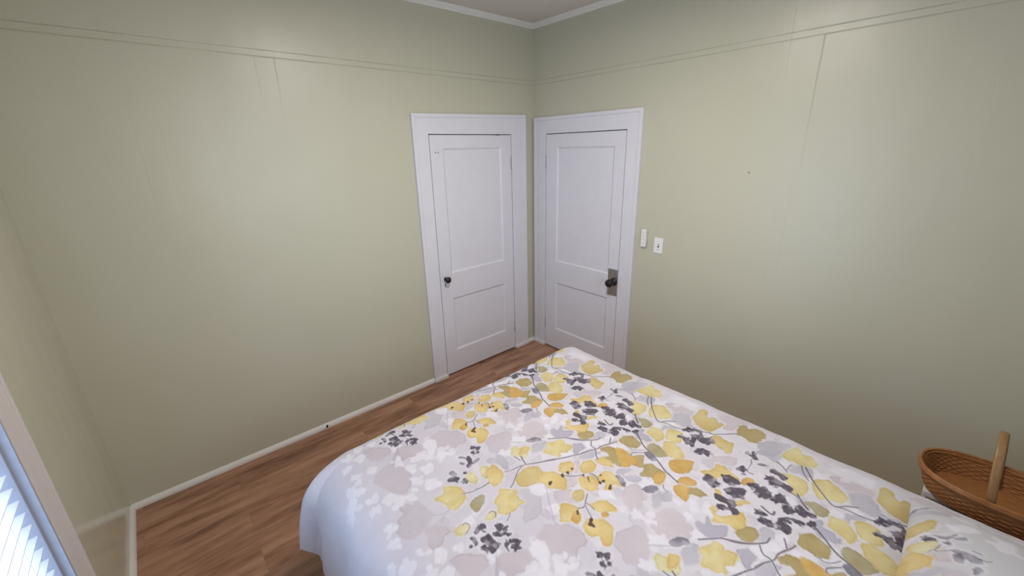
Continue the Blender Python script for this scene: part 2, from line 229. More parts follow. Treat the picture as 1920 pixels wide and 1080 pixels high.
LEAVES='''
m -2332 -1424 -2305 -1401 -2259 -1387 -2227 -1397 -2205 -1443 -2198 -1494 -2214 -1534 -2241 -1567 -2267 -1576 -2289 -1553 -2308 -1521 -2318 -1484 -2334 -1452
m -2318 -1629 -2295 -1624 -2274 -1647 -2251 -1644 -2241 -1669 -2239 -1702 -2235 -1740 -2262 -1763 -2295 -1774 -2325 -1782 -2352 -1774 -2371 -1752 -2379 -1719 -2375 -1705 -2355 -1696 -2352 -1671 -2333 -1665 -2319 -1658
m -2302 -1783 -2283 -1774 -2254 -1791 -2231 -1819 -2229 -1845 -2253 -1854 -2275 -1868 -2297 -1872 -2315 -1860 -2311 -1827 -2301 -1810
m -2290 -1945 -2268 -1939 -2242 -1949 -2223 -1968 -2195 -1998 -2196 -2020 -2191 -2040 -2213 -2042 -2239 -2047 -2264 -2050 -2294 -2024 -2294 -1997 -2294 -1969
m -2174 -2056 -2163 -2035 -2142 -2039 -2108 -2061 -2078 -2081 -2071 -2104 -2073 -2133 -2081 -2148 -2104 -2146 -2130 -2143 -2153 -2123 -2182 -2126 -2195 -2102 -2187 -2080
m -2009 -2103 -2030 -2101 -2035 -2079 -2010 -2069 -1965 -2060 -1950 -2070 -1923 -2091 -1897 -2114 -1889 -2144 -1887 -2172 -1898 -2205 -1921 -2213 -1945 -2202 -1978 -2219 -2008 -2222 -2022 -2206 -2026 -2175 -2027 -2143 -2018 -2120
m -1817 -2262 -1788 -2255 -1759 -2268 -1715 -2285 -1714 -2313 -1732 -2340 -1763 -2361 -1774 -2374 -1811 -2376 -1844 -2368 -1861 -2349 -1865 -2330 -1848 -2315 -1849 -2291 -1842 -2273
p -1676 -2319 -1608 -2307 -1566 -2316 -1550 -2345 -1556 -2379 -1570 -2398 -1574 -2426 -1604 -2438 -1636 -2434 -1652 -2411 -1691 -2397 -1696 -2370 -1687 -2340
p -1644 -2172 -1592 -2160 -1555 -2172 -1556 -2205 -1599 -2235 -1632 -2255 -1666 -2244 -1670 -2215 -1662 -2192
p -1576 -2214 -1568 -2237 -1591 -2247 -1598 -2231
v -1920 -1879 -1891 -1895 -1872 -1929 -1883 -1963 -1908 -1991 -1936 -2015 -1962 -2020 -1983 -2012 -2003 -2005 -2001 -1989 -1975 -1970 -1952 -1941 -1933 -1911
p -1829 -1980 -1804 -1986 -1767 -2016 -1784 -2043 -1800 -2065 -1824 -2053 -1853 -2031 -1848 -2005
p -1730 -1958 -1700 -1979 -1714 -2008 -1745 -2013 -1772 -2000
p -1642 -1926 -1620 -1934 -1661 -1972 -1686 -1968
v -1912 -1656 -1881 -1657 -1873 -1692 -1889 -1710 -1909 -1692
g -1852 -1650 -1839 -1683 -1855 -1729 -1883 -1761 -1889 -1742 -1886 -1713 -1875 -1677
g -1572 -2260 -1542 -2245 -1511 -2251 -1529 -2278 -1566 -2296 -1596 -2294 -1593 -2276
g -1512 -2272 -1488 -2279 -1500 -2305 -1526 -2313 -1547 -2298 -1536 -2282
G -1550 -2421 -1535 -2431 -1532 -2447 -1498 -2437 -1494 -2450 -1511 -2466 -1483 -2501 -1497 -2515 -1522 -2517 -1555 -2504 -1576 -2489 -1576 -2459 -1566 -2434
g -1564 -2087 -1563 -2106 -1554 -2126 -1544 -2112 -1502 -2126 -1502 -2107 -1533 -2085
g -1553 -2121 -1520 -2145 -1515 -2179 -1534 -2180 -1557 -2158 -1563 -2136
g -1699 -2444 -1667 -2441 -1642 -2451 -1630 -2470 -1644 -2485 -1665 -2505 -1683 -2504 -1717 -2488 -1727 -2475 -1718 -2457
G -1553 -2569 -1536 -2577 -1520 -2591 -1523 -2612 -1540 -2623 -1574 -2618 -1590 -2622 -1600 -2609 -1582 -2592 -1572 -2579
g -1591 -2638 -1557 -2634 -1524 -2646 -1514 -2666 -1510 -2687 -1539 -2683 -1566 -2682 -1592 -2664 -1602 -2649
g -1421 -2586 -1387 -2600 -1388 -2621 -1404 -2636 -1437 -2627 -1465 -2601 -1453 -2587
g -1151 -2635 -1142 -2653 -1165 -2677 -1205 -2685 -1209 -2666 -1191 -2649 -1179 -2635
G -1253 -2709 -1224 -2714 -1219 -2727 -1246 -2734 -1241 -2764 -1255 -2777 -1254 -2794 -1282 -2785 -1291 -2764 -1304 -2740 -1285 -2724
g -1164 -2769 -1119 -2773 -1102 -2793 -1092 -2821 -1111 -2840 -1117 -2852 -1135 -2861 -1139 -2845 -1125 -2809 -1150 -2791 -1180 -2786
g -1010 -2764 -965 -2780 -946 -2808 -959 -2827 -984 -2844 -1012 -2858 -1026 -2882 -1015 -2915 -1040 -2905 -1049 -2874 -1059 -2843 -1057 -2811 -1054 -2784 -1033 -2768
g -1355 -2833 -1332 -2847 -1289 -2871 -1302 -2878 -1321 -2871 -1345 -2849
g -1006 -2432 -955 -2460 -916 -2510 -955 -2528 -996 -2522 -1010 -2503 -1004 -2476
g -1026 -2558 -964 -2584 -944 -2621 -993 -2642 -1012 -2625 -1015 -2598 -1029 -2573
p -937 -2688 -901 -2733 -892 -2781 -906 -2823 -943 -2831 -940 -2802 -972 -2752 -963 -2732 -966 -2702
p -854 -2200 -816 -2227 -808 -2270 -808 -2314 -820 -2337 -839 -2318 -874 -2303 -921 -2300 -942 -2264 -887 -2256
p -1164 -2282 -1159 -2322 -1119 -2365 -1114 -2396 -1163 -2396 -1178 -2376 -1195 -2341 -1196 -2314
g -945 -2416 -883 -2444 -856 -2484 -846 -2522 -917 -2512 -964 -2496 -984 -2477 -977 -2443
w -2332 -1351 -2316 -1338 -2294 -1354 -2304 -1384 -2322 -1385 -2336 -1369
w -2202 -1452 -2175 -1445 -2172 -1467 -2169 -1496 -2194 -1501 -2199 -1474
w -2152 -1506 -2129 -1500 -2102 -1513 -2119 -1548 -2143 -1544 -2154 -1529
w -2215 -1533 -2202 -1521 -2185 -1537 -2185 -1578 -2207 -1578 -2221 -1557
w -2187 -1594 -2166 -1584 -2140 -1584 -2135 -1607 -2132 -1639 -2160 -1635 -2189 -1628
w -2400 -1497 -2379 -1500 -2351 -1482 -2354 -1518 -2368 -1536 -2386 -1525 -2401 -1514
w -2357 -1547 -2335 -1535 -2304 -1542 -2296 -1566 -2312 -1584 -2333 -1580 -2353 -1566
w -2300 -1567 -2282 -1579 -2282 -1611 -2302 -1618 -2323 -1620 -2339 -1625 -2345 -1604 -2323 -1594
w -2276 -1600 -2248 -1594 -2242 -1621 -2252 -1633 -2270 -1627
w -2236 -1577 -2222 -1578 -2221 -1596 -2233 -1599
w -2413 -1552 -2387 -1550 -2367 -1569 -2383 -1584 -2400 -1579 -2421 -1584
w -2410 -1664 -2391 -1668 -2374 -1684 -2367 -1671 -2360 -1687 -2368 -1703 -2389 -1702 -2406 -1712 -2418 -1701 -2401 -1690
w -2430 -1732 -2409 -1731 -2390 -1730 -2382 -1751 -2395 -1769 -2413 -1764
w -2398 -1327 -2383 -1323 -2363 -1342 -2377 -1359 -2370 -1377 -2381 -1403 -2403 -1383 -2385 -1364
w -2448 -1382 -2425 -1374 -2413 -1402 -2425 -1425 -2450 -1424
w -2453 -1432 -2424 -1431 -2433 -1461 -2455 -1478 -2476 -1509 -2487 -1523 -2487 -1499 -2472 -1473
w -2416 -1417 -2397 -1411 -2380 -1427 -2391 -1445 -2417 -1446
w -2403 -1260 -2381 -1255 -2370 -1271 -2386 -1288 -2414 -1288
w -2324 -1891 -2302 -1876 -2283 -1885 -2280 -1905 -2292 -1924 -2315 -1935 -2323 -1923
w -2253 -1913 -2228 -1911 -2222 -1916 -2236 -1940 -2253 -1937 -2254 -1920
w -2397 -1918 -2376 -1923 -2349 -1907 -2352 -1927 -2337 -1936 -2351 -1949 -2371 -1949 -2395 -1930
w -2347 -1963 -2330 -1954 -2305 -1962 -2296 -1977 -2310 -1993 -2328 -1993 -2347 -1976
w -2064 -2089 -2048 -2088 -2030 -2093 -2022 -2116 -2029 -2134 -2053 -2135 -2069 -2117
w -2075 -2142 -2055 -2149 -2052 -2167 -2066 -2180 -2081 -2166
w -2355 -1828 -2344 -1841 -2353 -1861 -2365 -1846
w -2341 -1857 -2321 -1859 -2326 -1874 -2343 -1866
w -2189 -2011 -2170 -2013 -2163 -2023 -2176 -2038 -2190 -2030
w -2173 -1854 -2159 -1839 -2142 -1845 -2133 -1867 -2145 -1879 -2167 -1869
w -2479 -1807 -2460 -1791 -2444 -1793 -2443 -1814 -2456 -1835 -2473 -1837 -2484 -1824
w -2448 -1842 -2432 -1831 -2407 -1839 -2383 -1854 -2385 -1874 -2402 -1884 -2423 -1880 -2442 -1869
w -2490 -1464 -2460 -1433 -2440 -1430 -2428 -1447 -2442 -1476 -2468 -1488 -2484 -1514 -2502 -1531 -2497 -1502
w -1888 -1909 -1829 -1918 -1847 -1953 -1881 -1948
w -1886 -2012 -1858 -2027 -1875 -2051 -1907 -2056 -1907 -2037
w -1699 -2100 -1648 -2120 -1689 -2146 -1712 -2125
w -1691 -2243 -1663 -2249 -1664 -2272 -1689 -2278
w -1678 -2297 -1649 -2296 -1636 -2278 -1617 -2296 -1634 -2309 -1655 -2309 -1649 -2328 -1678 -2310
w -1536 -2375 -1530 -2390 -1542 -2408 -1551 -2385
w -1739 -2350 -1701 -2352 -1689 -2387 -1698 -2404 -1726 -2379 -1753 -2358
w -1845 -2371 -1812 -2382 -1790 -2395 -1814 -2407 -1835 -2402
w -2066 -2205 -2039 -2194 -2041 -2206 -1995 -2241 -2028 -2229 -2054 -2238 -2072 -2218
w -2055 -2149 -2052 -2167 -2066 -2180 -2081 -2174
w -1510 -2317 -1503 -2333 -1504 -2353 -1517 -2346 -1522 -2327
w -1480 -2365 -1448 -2368 -1472 -2392 -1498 -2398 -1508 -2379
w -1440 -2401 -1421 -2414 -1475 -2429 -1488 -2418
w -1544 -2376 -1531 -2387 -1543 -2414 -1551 -2415 -1557 -2392
w -1616 -2444 -1579 -2435 -1581 -2450 -1587 -2467 -1609 -2455
w -1542 -2189 -1518 -2206 -1492 -2212 -1527 -2226 -1546 -2202
w -1516 -2595 -1481 -2607 -1432 -2640 -1444 -2653 -1455 -2659 -1484 -2640 -1527 -2635 -1528 -2619
w -1403 -2633 -1381 -2653 -1391 -2673 -1418 -2669 -1443 -2662 -1417 -2645
w -1630 -2574 -1596 -2590 -1605 -2608 -1623 -2606 -1640 -2590
w -1444 -2672 -1423 -2707 -1404 -2747 -1409 -2761 -1436 -2733 -1440 -2703
w -1171 -2735 -1133 -2741 -1127 -2761 -1139 -2773 -1164 -2769 -1178 -2751
w -1106 -2776 -1067 -2787 -1077 -2812 -1096 -2804 -1110 -2781
w -1313 -2745 -1293 -2758 -1305 -2772 -1324 -2778 -1345 -2774 -1335 -2757
w -1378 -2756 -1352 -2761 -1358 -2786 -1381 -2787 -1390 -2772
w -1355 -2843 -1330 -2863 -1311 -2883 -1345 -2889 -1369 -2865 -1359 -2850
w -1105 -2867 -1068 -2879 -1052 -2894 -1081 -2889 -1111 -2879
w -978 -2638 -945 -2663 -927 -2685 -964 -2680 -997 -2656
w -895 -2673 -837 -2720 -839 -2772 -876 -2818 -900 -2807 -904 -2759 -904 -2707
w -981 -2530 -950 -2539 -970 -2559 -1021 -2556
w -1208 -2587 -1177 -2600 -1185 -2629 -1206 -2635 -1224 -2614
w -2173 -1272 -2156 -1302 -2176 -1327 -2187 -1310
w -2053 -1369 -2008 -1380 -2032 -1433 -2065 -1431 -2075 -1400
w -2154 -1418 -2117 -1424 -2070 -1461 -2084 -1490 -2127 -1456 -2163 -1450
w -2217 -1386 -2186 -1361 -2194 -1408 -2203 -1439 -2219 -1411
w -2030 -1442 -2005 -1458 -2017 -1489 -1977 -1519 -2018 -1510 -2055 -1496
y -2193 -1682 -2152 -1682 -2134 -1654 -2108 -1672 -2085 -1700 -2085 -1733 -2103 -1760 -2126 -1776 -2154 -1780 -2172 -1768 -2177 -1744 -2185 -1711
y -2020 -1847 -1988 -1833 -1971 -1822 -1946 -1842 -1929 -1866 -1944 -1896 -1945 -1932 -1972 -1932 -1996 -1936 -2025 -1928 -2047 -1903 -2033 -1882 -2032 -1857
l -1960 -1671 -1931 -1684 -1971 -1735 -1983 -1712
a -1955 -1706 -1910 -1691 -1902 -1718 -1905 -1759 -1922 -1779 -1952 -1794 -1975 -1792 -1985 -1768 -1971 -1735
t -1868 -1812 -1828 -1799 -1799 -1807 -1775 -1836 -1783 -1878 -1815 -1891 -1848 -1896 -1892 -1877 -1903 -1856 -1893 -1830
a -1815 -1872 -1783 -1878 -1748 -1904 -1733 -1948 -1746 -1972 -1780 -1998 -1801 -1975 -1823 -1952 -1822 -1925 -1832 -1898
a -1711 -1901 -1680 -1891 -1649 -1914 -1660 -1941 -1689 -1953 -1715 -1941 -1726 -1919
a -1644 -1963 -1612 -1954 -1582 -1969 -1584 -2000 -1621 -2016 -1653 -2004 -1661 -1985
a -1696 -2001 -1672 -2011 -1648 -2033 -1661 -2068 -1687 -2083 -1715 -2077 -1727 -2052 -1720 -2025
a -1637 -2049 -1590 -2050 -1577 -2069 -1586 -2102 -1603 -2144 -1627 -2116 -1650 -2129 -1666 -2114 -1644 -2090 -1656 -2067
t -1778 -2038 -1754 -2033 -1737 -2048 -1749 -2070 -1772 -2081 -1794 -2071 -1793 -2051
a -1853 -2039 -1824 -2061 -1816 -2094 -1829 -2116 -1851 -2138 -1871 -2136 -1879 -2113 -1901 -2087
o -1861 -2101 -1831 -2095 -1833 -2117 -1853 -2136 -1872 -2133 -1874 -2117
a -1772 -2119 -1737 -2126 -1710 -2150 -1706 -2180 -1715 -2197 -1745 -2183 -1761 -2173 -1770 -2169 -1774 -2147
o -1768 -2167 -1750 -2179 -1754 -2189 -1767 -2192 -1777 -2178
a -1863 -2159 -1829 -2153 -1807 -2165 -1788 -2186 -1783 -2214 -1789 -2236 -1818 -2253 -1843 -2267 -1865 -2264 -1869 -2247 -1857 -2221 -1875 -2204 -1877 -2181
l -1780 -2392 -1764 -2392 -1749 -2417 -1731 -2422 -1720 -2444 -1742 -2461 -1756 -2474 -1779 -2475 -1792 -2455 -1802 -2436 -1805 -2418
a -1767 -2431 -1734 -2423 -1720 -2444 -1742 -2461 -1768 -2456 -1779 -2442
y -1640 -2478 -1600 -2494 -1576 -2500 -1568 -2523 -1581 -2539 -1567 -2564 -1580 -2579 -1610 -2581 -1644 -2565 -1658 -2574 -1682 -2552 -1684 -2532 -1690 -2512 -1673 -2502 -1656 -2499
a -1288 -2324 -1241 -2349 -1203 -2346 -1195 -2372 -1200 -2400 -1221 -2440 -1246 -2440 -1261 -2409 -1271 -2382 -1308 -2382 -1297 -2352
a -1341 -2403 -1348 -2424 -1364 -2446 -1354 -2471 -1323 -2494 -1318 -2514 -1353 -2502 -1378 -2469 -1385 -2437 -1369 -2415
a -1447 -2426 -1431 -2430 -1455 -2452 -1446 -2480 -1388 -2518 -1414 -2542 -1444 -2550 -1472 -2537 -1476 -2498 -1497 -2457 -1472 -2451
o -1230 -2455 -1196 -2457 -1179 -2478 -1195 -2493 -1218 -2483 -1240 -2468
q -1411 -2327 -1390 -2347 -1391 -2379 -1396 -2390 -1417 -2378 -1432 -2351 -1440 -2339
o -1416 -2277 -1382 -2279 -1358 -2301 -1360 -2329 -1374 -2339 -1400 -2326 -1411 -2305
o -1457 -2285 -1425 -2292 -1410 -2317 -1426 -2335 -1472 -2352 -1488 -2347 -1483 -2316
q -1499 -2165 -1462 -2157 -1440 -2140 -1409 -2162 -1409 -2199 -1415 -2224 -1436 -2229 -1468 -2212 -1477 -2203 -1492 -2183
o -1469 -2198 -1435 -2200 -1415 -2224 -1443 -2240 -1482 -2245 -1495 -2228 -1486 -2212
o -1355 -2205 -1316 -2202 -1287 -2223 -1259 -2262 -1272 -2276 -1329 -2286 -1368 -2265 -1375 -2238
q -1482 -1952 -1447 -1970 -1446 -2020 -1488 -2049 -1515 -2076 -1523 -2050 -1525 -2002 -1494 -2004
q -1426 -2080 -1391 -2106 -1441 -2144 -1459 -2141 -1469 -2112
o -1435 -1996 -1418 -2026 -1426 -2080 -1424 -2095 -1449 -2119 -1477 -2106 -1503 -2100 -1510 -2081 -1494 -2057 -1471 -2025
a -1563 -1980 -1525 -1989 -1526 -2027 -1543 -2056 -1559 -2035 -1570 -2006
q -1381 -1979 -1339 -1972 -1305 -1997 -1321 -2050 -1367 -2058 -1389 -2031
k -1317 -2084 -1287 -2082 -1271 -2112 -1284 -2143 -1303 -2180 -1345 -2155 -1350 -2123
y -1265 -2132 -1230 -2120 -1206 -2142 -1210 -2183 -1236 -2215 -1272 -2230 -1300 -2204 -1299 -2171
y -1222 -2026 -1174 -2022 -1160 -2060 -1191 -2095 -1223 -2104 -1251 -2093 -1240 -2066
y -1170 -2091 -1129 -2089 -1110 -2123 -1116 -2149 -1177 -2169 -1201 -2147 -1202 -2116
y -943 -2518 -895 -2522 -847 -2545 -870 -2573 -857 -2605 -890 -2633 -922 -2629 -952 -2595 -952 -2563 -955 -2534
y -1067 -2550 -1044 -2577 -1041 -2621 -1058 -2639 -1106 -2649 -1146 -2634 -1146 -2618 -1110 -2591
y -1042 -2649 -1006 -2653 -972 -2690 -984 -2713 -1005 -2748 -1029 -2763 -1066 -2753 -1090 -2717 -1098 -2688 -1075 -2667
t -955 -2123 -874 -2117 -857 -2133 -901 -2174 -875 -2190 -889 -2212 -924 -2231 -911 -2251 -963 -2244 -1000 -2226 -1004 -2198 -991 -2160
t -1081 -2274 -1027 -2256 -1014 -2276 -1023 -2313 -1025 -2341 -1083 -2358 -1101 -2348 -1090 -2309
q -914 -2315 -868 -2308 -846 -2321 -861 -2348 -831 -2376 -844 -2411 -874 -2421 -936 -2409 -951 -2388 -942 -2350 -941 -2329
k -1163 -2654 -1137 -2683 -1142 -2709 -1144 -2731 -1177 -2734 -1195 -2722 -1196 -2702 -1182 -2682
q -1485 -2537 -1459 -2543 -1432 -2554 -1422 -2576 -1440 -2590 -1469 -2593 -1489 -2585 -1499 -2558
k -2101 -1796 -2066 -1785 -2041 -1798 -2058 -1825 -2085 -1841 -2110 -1843 -2110 -1818
l -2098 -1882 -2070 -1875 -2054 -1889 -2066 -1908 -2090 -1909 -2103 -1893
l -2216 -1858 -2196 -1849 -2169 -1855 -2164 -1878 -2188 -1892 -2208 -1891 -2221 -1875
l -2033 -1665 -2007 -1664 -1993 -1684 -2009 -1717 -2026 -1723 -2041 -1700
e -1558 -2206 -1529 -2213 -1511 -2223 -1504 -2247 -1537 -2249 -1558 -2230
e -1695 -2396 -1669 -2400 -1647 -2414 -1638 -2432 -1642 -2446 -1662 -2439 -1684 -2428 -1697 -2412
e -1578 -2092 -1567 -2108 -1576 -2141 -1595 -2154 -1605 -2146 -1590 -2117
e -1364 -2097 -1344 -2108 -1351 -2136 -1370 -2158 -1387 -2153 -1385 -2125
d -2167 -1911 -2147 -1898 -2124 -1897 -2120 -1919 -2134 -1919 -2145 -1914 -2157 -1921 -2167 -1920
d -2195 -1920 -2185 -1916 -2179 -1927 -2182 -1945 -2189 -1955 -2197 -1952 -2192 -1935
d -2211 -1941 -2204 -1940 -2204 -1948 -2210 -1949
d -2170 -1952 -2162 -1942 -2143 -1944 -2129 -1959 -2131 -1979 -2129 -1998 -2144 -2012 -2170 -2014 -2170 -1997 -2162 -1980 -2161 -1968
d -2189 -1975 -2180 -1969 -2168 -1981 -2166 -1996 -2180 -1988
d -2090 -1933 -2069 -1948 -2082 -1963 -2094 -1965 -2096 -1945
d -2086 -1968 -2073 -1962 -2058 -1966 -2060 -1973 -2077 -1971
d -2117 -1953 -2100 -1959 -2103 -1975 -2116 -1973 -2120 -1961
d -2103 -1970 -2084 -1979 -2071 -1999 -2082 -2002 -2090 -1986 -2109 -1982
d -2114 -2015 -2094 -2017 -2072 -2025 -2066 -2047 -2080 -2046 -2088 -2035 -2102 -2026 -2120 -2038 -2120 -2050 -2124 -2039
d -2110 -2043 -2092 -2039 -2082 -2049 -2082 -2069 -2100 -2061
d -1914 -2258 -1899 -2257 -1898 -2269 -1908 -2276 -1917 -2267
d -1899 -2273 -1876 -2282 -1888 -2294 -1904 -2293 -1904 -2283
d -1929 -2279 -1917 -2286 -1921 -2305 -1931 -2303 -1934 -2290
d -1912 -2298 -1901 -2306 -1910 -2315 -1916 -2308
d -1967 -1578 -1950 -1580 -1960 -1611 -1985 -1628 -1996 -1631 -1981 -1605
e -2007 -1581 -1992 -1595 -1995 -1606 -2010 -1592
e -1958 -1614 -1928 -1614 -1934 -1629 -1964 -1628
e -1996 -1547 -1980 -1555 -1969 -1579 -1981 -1575
e -2077 -1606 -2059 -1604 -2052 -1629 -2060 -1634 -2077 -1618
d -2099 -1634 -2074 -1633 -2055 -1651 -2072 -1665 -2089 -1655 -2104 -1642
d -2048 -1670 -2040 -1670 -2043 -1697 -2053 -1700 -2058 -1690
d -2027 -1640 -2018 -1639 -2015 -1651 -2025 -1654
d -1326 -1623 -1283 -1624 -1290 -1658 -1319 -1680 -1341 -1669 -1328 -1641
d -1254 -1672 -1239 -1676 -1224 -1690 -1231 -1733 -1252 -1733 -1270 -1711 -1277 -1690
d -1327 -1710 -1296 -1711 -1260 -1755 -1273 -1770 -1316 -1763 -1328 -1737
d -1386 -1702 -1359 -1689 -1356 -1729 -1356 -1765 -1378 -1767 -1383 -1736
d -1416 -1718 -1394 -1730 -1403 -1748 -1424 -1745
d -1393 -1749 -1381 -1760 -1388 -1788 -1412 -1787
d -1092 -1794 -1064 -1800 -1071 -1854 -1089 -1851 -1092 -1814
d -1147 -1792 -1110 -1807 -1123 -1825 -1144 -1805
d -1165 -1815 -1117 -1821 -1117 -1850 -1120 -1886 -1147 -1880 -1147 -1841
d -1228 -1756 -1195 -1777 -1212 -1799 -1230 -1782
d -1252 -1789 -1206 -1795 -1188 -1812 -1222 -1846 -1254 -1830 -1243 -1807
d -1245 -1843 -1193 -1854 -1182 -1865 -1204 -1890 -1232 -1881
d -1355 -1828 -1327 -1836 -1326 -1863 -1336 -1862
d -1379 -1847 -1353 -1855 -1348 -1884 -1370 -1896 -1382 -1877
d -1350 -1899 -1321 -1901 -1326 -1937 -1349 -1948 -1367 -1939 -1366 -1916
d -1251 -1890 -1226 -1896 -1234 -1924 -1264 -1921 -1270 -1898
d -1226 -1923 -1192 -1928 -1208 -1956 -1238 -1962 -1247 -1946
d -1212 -1952 -1205 -1968 -1205 -1985 -1224 -1984 -1226 -1965
d -1318 -1895 -1285 -1918 -1304 -1926 -1323 -1908
d -1272 -1971 -1245 -1980 -1253 -1998 -1277 -1992
d -1285 -1927 -1273 -1954 -1283 -1970 -1295 -1942
d -1070 -2144 -1045 -2159 -1029 -2182 -1071 -2168 -1082 -2158
d -1134 -2157 -1128 -2177 -1152 -2193 -1160 -2178
d -1147 -2198 -1104 -2192 -1115 -2212 -1167 -2223 -1170 -2213
d -1093 -2202 -1047 -2206 -1070 -2232 -1040 -2252 -1068 -2256 -1076 -2278 -1102 -2265 -1115 -2235
d -1192 -2242 -1157 -2247 -1146 -2271 -1169 -2278 -1199 -2271 -1192 -2256
d -1167 -2273 -1146 -2281 -1151 -2294 -1186 -2303 -1184 -2285
e -1046 -2400 -1025 -2405 -1044 -2422 -1054 -2412
d -1028 -2422 -1005 -2424 -1034 -2444 -1050 -2456 -1062 -2438
e -1085 -2462 -1063 -2476 -1057 -2501 -1079 -2487
d -1170 -2415 -1134 -2423 -1151 -2445 -1170 -2434
e -1181 -2435 -1172 -2450 -1179 -2452 -1186 -2443
d -1082 -2848 -1051 -2863 -1043 -2884 -1076 -2867 -1091 -2859
d -1044 -2893 -1027 -2908 -1033 -2925 -1047 -2927 -1049 -2906
d -1092 -2901 -1068 -2915 -1084 -2925 -1116 -2925 -1110 -2910
d -1145 -2856 -1127 -2869 -1133 -2884 -1149 -2874
d -1137 -2893 -1118 -2903 -1153 -2919 -1170 -2920 -1166 -2907
b -1737 -1939 -1726 -1937 -1727 -1948 -1741 -1950
b -1707 -1942 -1701 -1942 -1710 -1958 -1715 -1956
b -1676 -1941 -1671 -1945 -1678 -1951 -1683 -1947
b -1671 -1997 -1664 -2000 -1671 -2006 -1676 -2002
b -1667 -2019 -1667 -2030 -1680 -2042 -1679 -2031
b -1621 -2047 -1615 -2053 -1623 -2056 -1628 -2052
b -1654 -2068 -1646 -2072 -1655 -2079 -1660 -2074
b -1639 -2076 -1632 -2083 -1640 -2087 -1644 -2082
b -1649 -2113 -1635 -2109 -1631 -2114 -1644 -2123 -1654 -2120
b -1828 -2097 -1821 -2096 -1828 -2107 -1840 -2114 -1838 -2108
b -1841 -2168 -1829 -2168 -1828 -2180 -1836 -2188 -1842 -2180
b -1827 -2157 -1816 -2154 -1813 -2159 -1830 -2167
b -1813 -1939 -1802 -1932 -1794 -1936 -1809 -1943
'''
STEMS='''
s 2.7 -1900 -1758 -1868 -1772 -1834 -1775 -1812 -1782 -1794 -1792 -1765 -1812 -1718 -1843 -1692 -1860
s 3.3 -1799 -1787 -1752 -1821 -1706 -1847 -1657 -1873 -1605 -1897 -1572 -1914 -1539 -1923
s 3.7 -1574 -1909 -1536 -1923 -1501 -1941 -1466 -1945 -1419 -1967 -1396 -1973
s 2.7 -1818 -1783 -1849 -1792 -1881 -1812 -1911 -1831 -1935 -1841
s 3.3 -1797 -1786 -1790 -1755 -1781 -1737
s 2.8 -2043 -1749 -2027 -1759 -2007 -1760 -1982 -1760
s 2.8 -1730 -1945 -1717 -1964 -1695 -1984 -1670 -2001
s 2.8 -1645 -2015 -1639 -2030 -1643 -2050 -1649 -2062
s 2.8 -1737 -2076 -1766 -2091 -1790 -2105 -1805 -2104 -1817 -2095
s 2.0 -1788 -2107 -1800 -2130 -1811 -2154
s 2.1 -1776 -2103 -1773 -2120 -1777 -2142
u 4.0 -1822 -1925 -1839 -1954 -1871 -1994 -1900 -2038 -1924 -2073 -1923 -2088
s 2.3 -2017 -1931 -2031 -1942 -2049 -1949
s 3.4 -1609 -1740 -1570 -1769 -1542 -1795 -1501 -1856 -1450 -1904
s 3.5 -1544 -1789 -1519 -1840 -1481 -1879 -1452 -1902 -1425 -1904
s 3.5 -1477 -1890 -1503 -1910 -1507 -1936 -1537 -1964 -1552 -1984
s 3.1 -1393 -1938 -1429 -1957
s 4.7 -1268 -1999 -1297 -2035 -1327 -2074 -1348 -2126 -1372 -2170 -1399 -2215 -1408 -2249 -1419 -2286
s 2.7 -1371 -2097 -1394 -2076 -1414 -2064 -1429 -2070
s 4.9 -1138 -1907 -1169 -1931 -1191 -1955
s 3.7 -1147 -1889 -1155 -1918
s 3.7 -951 -1885 -1016 -1926 -1068 -1972 -1106 -2017 -1072 -2049 -1050 -2079
s 3.8 -1106 -2017 -1095 -2045 -1093 -2081 -1085 -2118 -1063 -2150 -1031 -2189 -1013 -2238
s 3.8 -1011 -2231 -1012 -2250 -975 -2289 -937 -2324
s 3.3 -1002 -2514 -1016 -2539 -1042 -2564
s 2.6 -1024 -2556 -979 -2560
s 3.0 -953 -2591 -995 -2608 -1033 -2637
s 2.5 -1072 -2435 -1102 -2446 -1153 -2449 -1153 -2473
u 2.7 -2181 -1768 -2206 -1774 -2233 -1796
u 2.3 -2236 -1744 -2213 -1763 -2183 -1766
u 5.1 -2160 -2022 -2179 -2048 -2218 -2093
s 2.5 -2096 -1733 -2066 -1750 -2026 -1760 -1981 -1761
s 2.3 -1804 -2437 -1803 -2456 -1801 -2473
u 3.8 -1753 -2358 -1732 -2379 -1704 -2407
u 4.0 -2169 -1320 -2194 -1354 -2224 -1393
s 2.2 -1387 -2756 -1390 -2772 -1378 -2790 -1349 -2809
s 4.3 -1293 -1877 -1314 -1874 -1301 -1835
s 2.2 -1475 -2251 -1492 -2264 -1499 -2285
s 1.7 -2181 -1858 -2169 -1855 -2163 -1872 -2178 -1888 -2200 -1894
s 1.8 -2077 -1878 -2062 -1879 -2056 -1893 -2070 -1908
'''
